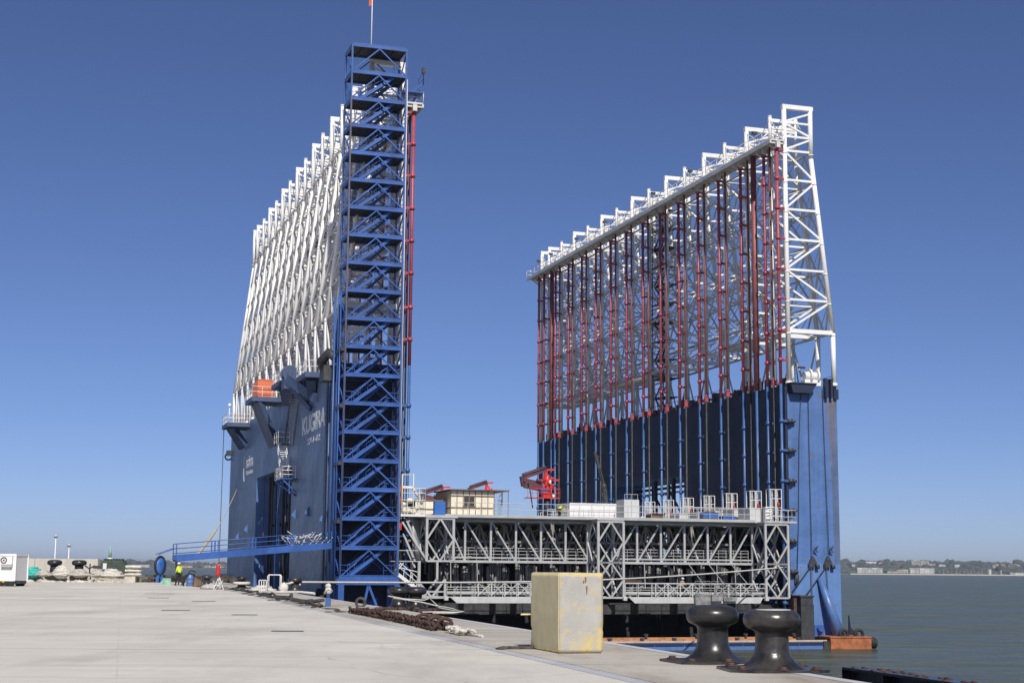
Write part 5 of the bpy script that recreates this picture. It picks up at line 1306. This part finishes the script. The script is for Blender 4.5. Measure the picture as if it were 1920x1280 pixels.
# yellow block
t = thing('concrete_block', 'tall yellow concrete block with paint peeling off its front face', 'concrete block', (.89+.966*.42-.267*.925, 27.84+.26*.42+.964*.925, .012), R(15.5))
bm = bmesh.new(); bmesh.ops.create_cube(bm, size=1)
for v in bm.verts: v.co = Vector((v.co.x*.84, v.co.y*1.85, v.co.z*1.44+.72))
bmesh.ops.bevel(bm, geom=bm.edges[:], offset=.022, segments=2, affect='EDGES')
bmesh.ops.subdivide_edges(bm, edges=[e for e in bm.edges if e.calc_length() > .2], cuts=26, use_grid_fill=True)
from mathutils import noise
for v in bm.verts:
    c = v.co; ex = (abs(abs(c.x)-.42) < .06)+(abs(abs(c.y)-.925) < .06)+(abs(c.z-1.44) < .06)+(c.z < .05)
    nn = noise.noise(c*3.1)*.5+noise.noise(c*9.)*.5
    d = .004*noise.noise(c*4)
    if ex >= 2: d -= max(0, nn-.08)*.05
    v.co = c + Vector((c.x/.42*d, c.y/.925*d, (c.z-.72)/.72*d))
me = bpy.data.meshes.new('block_body'); bm.to_mesh(me); bm.free(); me.materials.append(peel); me.materials.append(yellow_paint)
for p in me.polygons:
    p.use_smooth = True
    if p.normal.x < -.6: p.material_index = 1
o = bpy.data.objects.new('block_body', me); COL.objects.link(o); o.parent = t
b = MB(); b.tube((-.36,.95,.64),(-.62,.90,.64), .018, 6); b.tube((-.36,.9,.64),(-.36,.96,.64), .03, 6); b.build('side_pin', yellow_paint, t)
rs = random.Random(2)
for x, z, l, w in ((.08,1.36,.10,.022),(.10,1.20,.16,.018),(.04,1.30,.05,.02)):
    b = MB(); n = 6; b.prism([(x-w*rs.uniform(.4,1)*(1-i/n*.6), z-l*i/n) for i in range(n+1)]+[(x+w*rs.uniform(.4,1)*(1-i/n*.6), z-l*i/n) for i in range(n,-1,-1)], 1, -.936, -.915); b.build('rust_mark', stain, t)
b = MB()
for i in range(9): b.blob((-1.0+.075*i,.75+.06*(i%3),.015), .13,.12,.035, i, 7, 4, .3)  # flat dark blobs on the ground left of the block
tag(b.build('dark_patch', hose_dark, None, (t.location.x,t.location.y,.012), R(15.5)), 'dark sacking on the ground left of the yellow block', 'patch')
# steel fender beam outside the quay wall
fb = thing('fender_beam', 'black steel fender beam with lugs alongside the quay at the lower right', 'fender', (6.82,31.8,-.42), QA)
b = MB(); b.box(0,.5,-14,0,-.05,0); b.box(0,.5,-14,0,-1.0,-.95); b.box(.2,.26,-14,0,-.95,-.05)
for i in range(9): b.box(.0,.5,-.02-i*1.7,.02-i*1.7,-.95,-.05)
b.build('beam', black_worn, fb)
b = MB(); rnd = random.Random(9)
for i in range(6): ring(b, (.12,-1.5-i*1.9,-.5), .14, .05, 0, 10, 6); b.box(.1,.22,-1.6-i*1.9,-1.4-i*1.9,-.9,-.5)
for i in range(60): b.blob((rnd.uniform(.05,.45),-rnd.uniform(.2,13),.0), .08,.12,.03, i, 5, 3, .3)
b.build('lug', rust_plate, fb)
b = MB()
for y in (-1,-7,-13): b.box(.15,.45,y-.2,y+.2,-8,-1)
b.build('pile', dark_steel, fb)
# lamp posts beyond the wall
for lab, x, y, h in (('tall white lamp post with a round lamp head beyond the harbour wall',-86.6,292,7.3),('shorter grey lamp post right of the taller one beyond the wall',-86.3,300,5.7)):
    t = thing('lamp_post', lab, 'lamp post', (x,y,-4), 0, 'lamp posts beyond the harbour wall')
    b = MB(); b.tube((0,0,0),(0,0,h+4-.4), .16, 7, .09); b.build('pole', white_steel, t)
    b = MB(); b.blob((0,0,h+3.8), .42,.42,.35, 2, 10, 6, .03); b.build('lamp_head', grey_steel, t)
t = thing('beacon', 'small white and green harbour beacon behind the green machine', 'beacon', (-52.0,199.5,-3)); b = MB(); b.tube((0,0,0),(0,0,5.6), .5, 9, .3); b.build('tower', white_paint, t); b = MB(); b.tube((0,0,5.6),(0,0,7.0), .22, 8, .12); b.build('lantern', pale_green, t)

# ================================================================== FAR SHORES
far_wood_mat = mat('far_trees', (.060,.072,.066), .95, 0, .35, .012)
far_land = mat('far_land', (.10,.105,.085), .95, 0, .25, .004)
house_mats = [mat('far_white_wall', (.66,.64,.60), .8, 0, .05, .02), mat('far_cream_wall', (.60,.53,.42), .8, 0, .05, .02), mat('far_pink_wall', (.55,.43,.36), .8, 0, .05, .02)]
roof_mat = mat('far_roof', (.32,.17,.11), .8, 0, .15, .02); pane_mat = mat('far_window', (.10,.11,.13), .4, 0, .1, .02)
def shore(pts, depth, seed):
    b = MB(); n0 = []
    for x, y, h in pts:
        n0.append(b.add([(x,y-40,WATER-3),(x,y,WATER+2),(x,y+depth*.4,WATER+h*.75),(x,y+depth*.8,WATER+h),(x,y+depth*2.5,WATER+h*.8)]))
    for p, q in zip(n0, n0[1:]):
        for k in range(4): b.face([p+k, q+k, q+k+1, p+k+1], True)
    return tag(b.build('hills', far_land), kind='structure')
shore([(1000,5000,30),(1100,4990,30),(1250,4990,34),(1400,5000,40),(1600,5010,36),(1800,5000,32),(2600,5000,30)], 700, 1)
shore([(-2600,5600,22),(-1600,5500,22),(-1200,5500,20),(-900,5500,22),(0,5600,16),(900,5400,18)], 500, 2)
def wood(x0, x1, yy, depth, hgt, n, seed, name):
    rnd = random.Random(seed); b = MB()
    for i in range(n):
        f = rnd.random(); x = rnd.uniform(x0,x1); y = yy+depth*f; s = rnd.uniform(5,10)*(1.5 if rnd.random() < .12 else 1)
        z = WATER+hgt*(.1+.9*min(1,f*1.25)); b.blob((x,y,z+s*.5), s*rnd.uniform(1,1.9), s, s*rnd.uniform(.55,.95), i, 7, 4, .28)
    return tag(b.build(name, far_wood_mat), kind='stuff')
wood(1000, 1900, 5030, 560, 36, 900, 3, 'far_wood')
wood(-2100, 700, 5520, 400, 17, 600, 4, 'far_wood')
rnd = random.Random(77)
def house(label, x, y, z, w, h, d, wm, roof='flat', cols=6):
    t = thing('house', label, 'building', (x,y,z), 0, 'buildings on the far shore')
    b = MB()
    k = max(2, int(w/14)); e = w/k
    for i in range(k):
        hh = h*rnd.uniform(.78,1.0); b.box(i*e,(i+1)*e-.6,rnd.uniform(0,3),d,0,hh)
    b.build('wall', house_mats[wm], t)
    b = MB()
    for i in range(int(w/5)):
        for fl in range(max(1,int(h/4))):
            b.box(1.2+i*5,3.4+i*5,-.3,3.1,1.4+fl*4,3.0+fl*4)
    b.build('window', pane_mat, t)
    b = MB()
    if roof == 'tile': b.prism([(-1,h),(w+1,h),(w*.5,h+3)], 1, -1, d)
    else: b.box(-.5,w+.5,2.5,d,h*.9,h*.97)
    b.build('roof', roof_mat if roof == 'tile' else house_mats[wm], t)
HS = [  # px x0, px x1, height m, base above water m, inland m, colour, roof, label
 (1608,1655,19,3,20,0,'flat','long white waterfront block nearest the blue hull on the far shore'),
 (1664,1682,12,3,20,0,'tile','small white waterfront house with tiled roof between the two long blocks'),
 (1682,1703,14,3,24,1,'flat','cream waterfront house just left of the largest white block'),
 (1706,1752,19,3,20,0,'flat','largest white waterfront block below the cream hilltop building'),
 (1709,1742,13,24,330,1,'flat','cream hilltop building above the largest white block'),
 (1742,1754,8,22,330,2,'flat','small pink villa at the right end of the cream hilltop building'),
 (1624,1646,9,26,380,0,'flat','white hilltop house above the block nearest the blue hull'),
 (1648,1658,8,24,360,1,'tile','cream hillside house right of the white hilltop house'),
 (1677,1697,7,22,340,2,'tile','pinkish hillside terrace between the two hilltop groups'),
 (1761,1773,7,20,300,0,'flat','low white villa among trees right of the cream hilltop building'),
 (1790,1799,9,17,260,0,'flat','single white villa among trees left of the church like tower'),
 (1853,1858,17,3,20,0,'flat','narrow white tower block standing alone at the waterline'),
 (1875,1878,14,3,20,0,'flat','thinnest white tower right of the narrow tower block'),
 (1861,1872,11,17,260,1,'tile','cream villa uphill between the two white towers'),
 (1876,1886,9,19,280,2,'tile','pink villa uphill right of the cream villa'),
 (1890,1912,8,20,290,1,'tile','long cream terrace uphill near the right picture edge'),
 (1893,1935,8,2,14,0,'flat','long low white shed on the shore at the right picture edge'),
 (1598,1604,7,18,240,0,'flat','tiny white villa among trees beside the blue hull'),
]
for x0, x1, h, base, inl, wm, rf, lab in HS:
    Y = 5000+inl; X0 = (x0-960)/2850*Y*.994; X1 = (x1-960)/2850*Y*.994
    house(lab, X0, Y, WATER+base+(7 if inl > 100 else 0), X1-X0, h*(1.25 if inl > 100 else 1), 22, wm, rf)
for i in range(14):
    x = 1758+i*7.2+rnd.uniform(-2,2); Y = 4975; h = rnd.uniform(13,19)
    t = thing('sailing_boat', 'moored sailing boat with bare mast in the far marina row', 'boat', ((x-960)/2850*Y, Y, WATER), 0, 'sailing boats in the far marina')
    b = MB(); b.prism([(-5,.3),(5,.3),(6,1.6),(-5.5,1.6)], 1, -1.5, 1.5); b.build('hull', house_mats[0], t)
    b = MB(); b.tube((0,0,1.6),(0,0,h), .22, 5); b.build('mast', white_steel, t)
b = MB(); b.box((1590-960)/2850*4960, (1960-960)/2850*4960, 4955, 4985, WATER-1, WATER+3); tag(b.build('sea_wall', house_mats[1]), 'low pale sea wall running along the far right shore', 'sea wall')
for i, (px, w) in enumerate(((392,30),(405,60),(424,40),(436,50),(270,40),(345,50))):
    Y = 5505
    house(('pinkish far block left of the rescue tube','long pale far block beneath the gangway','pale far block right of the rescue tube','pink far block beside the hull corner','far pale house left of the hose reel','far pale house behind the yellow jacketed person')[i], (px-960)/2850*Y, Y, WATER+4, w, 9, 20, (2,0,1,2,0,1)[i], 'tile' if i % 2 else 'flat')

# ------------------------------------------------------------------ sea haze
hz = bpy.data.materials.new('sea_haze'); hz.use_nodes = True
hn = hz.node_tree.nodes; hl = hz.node_tree.links
for q in list(hn):
    if q.type == 'BSDF_PRINCIPLED': hn.remove(q)
pv = hn.new('ShaderNodeVolumePrincipled'); pv.inputs['Color'].default_value = (.82,.92,1.0,1); pv.inputs['Density'].default_value = 6e-5; pv.inputs['Anisotropy'].default_value = .2
hl.new(pv.outputs[0], hn['Material Output'].inputs['Volume'])
b = MB(); b.box(-31000,31000,-310,41000,WATER-1.2,75)
tag(b.build('haze', hz), kind='stuff')
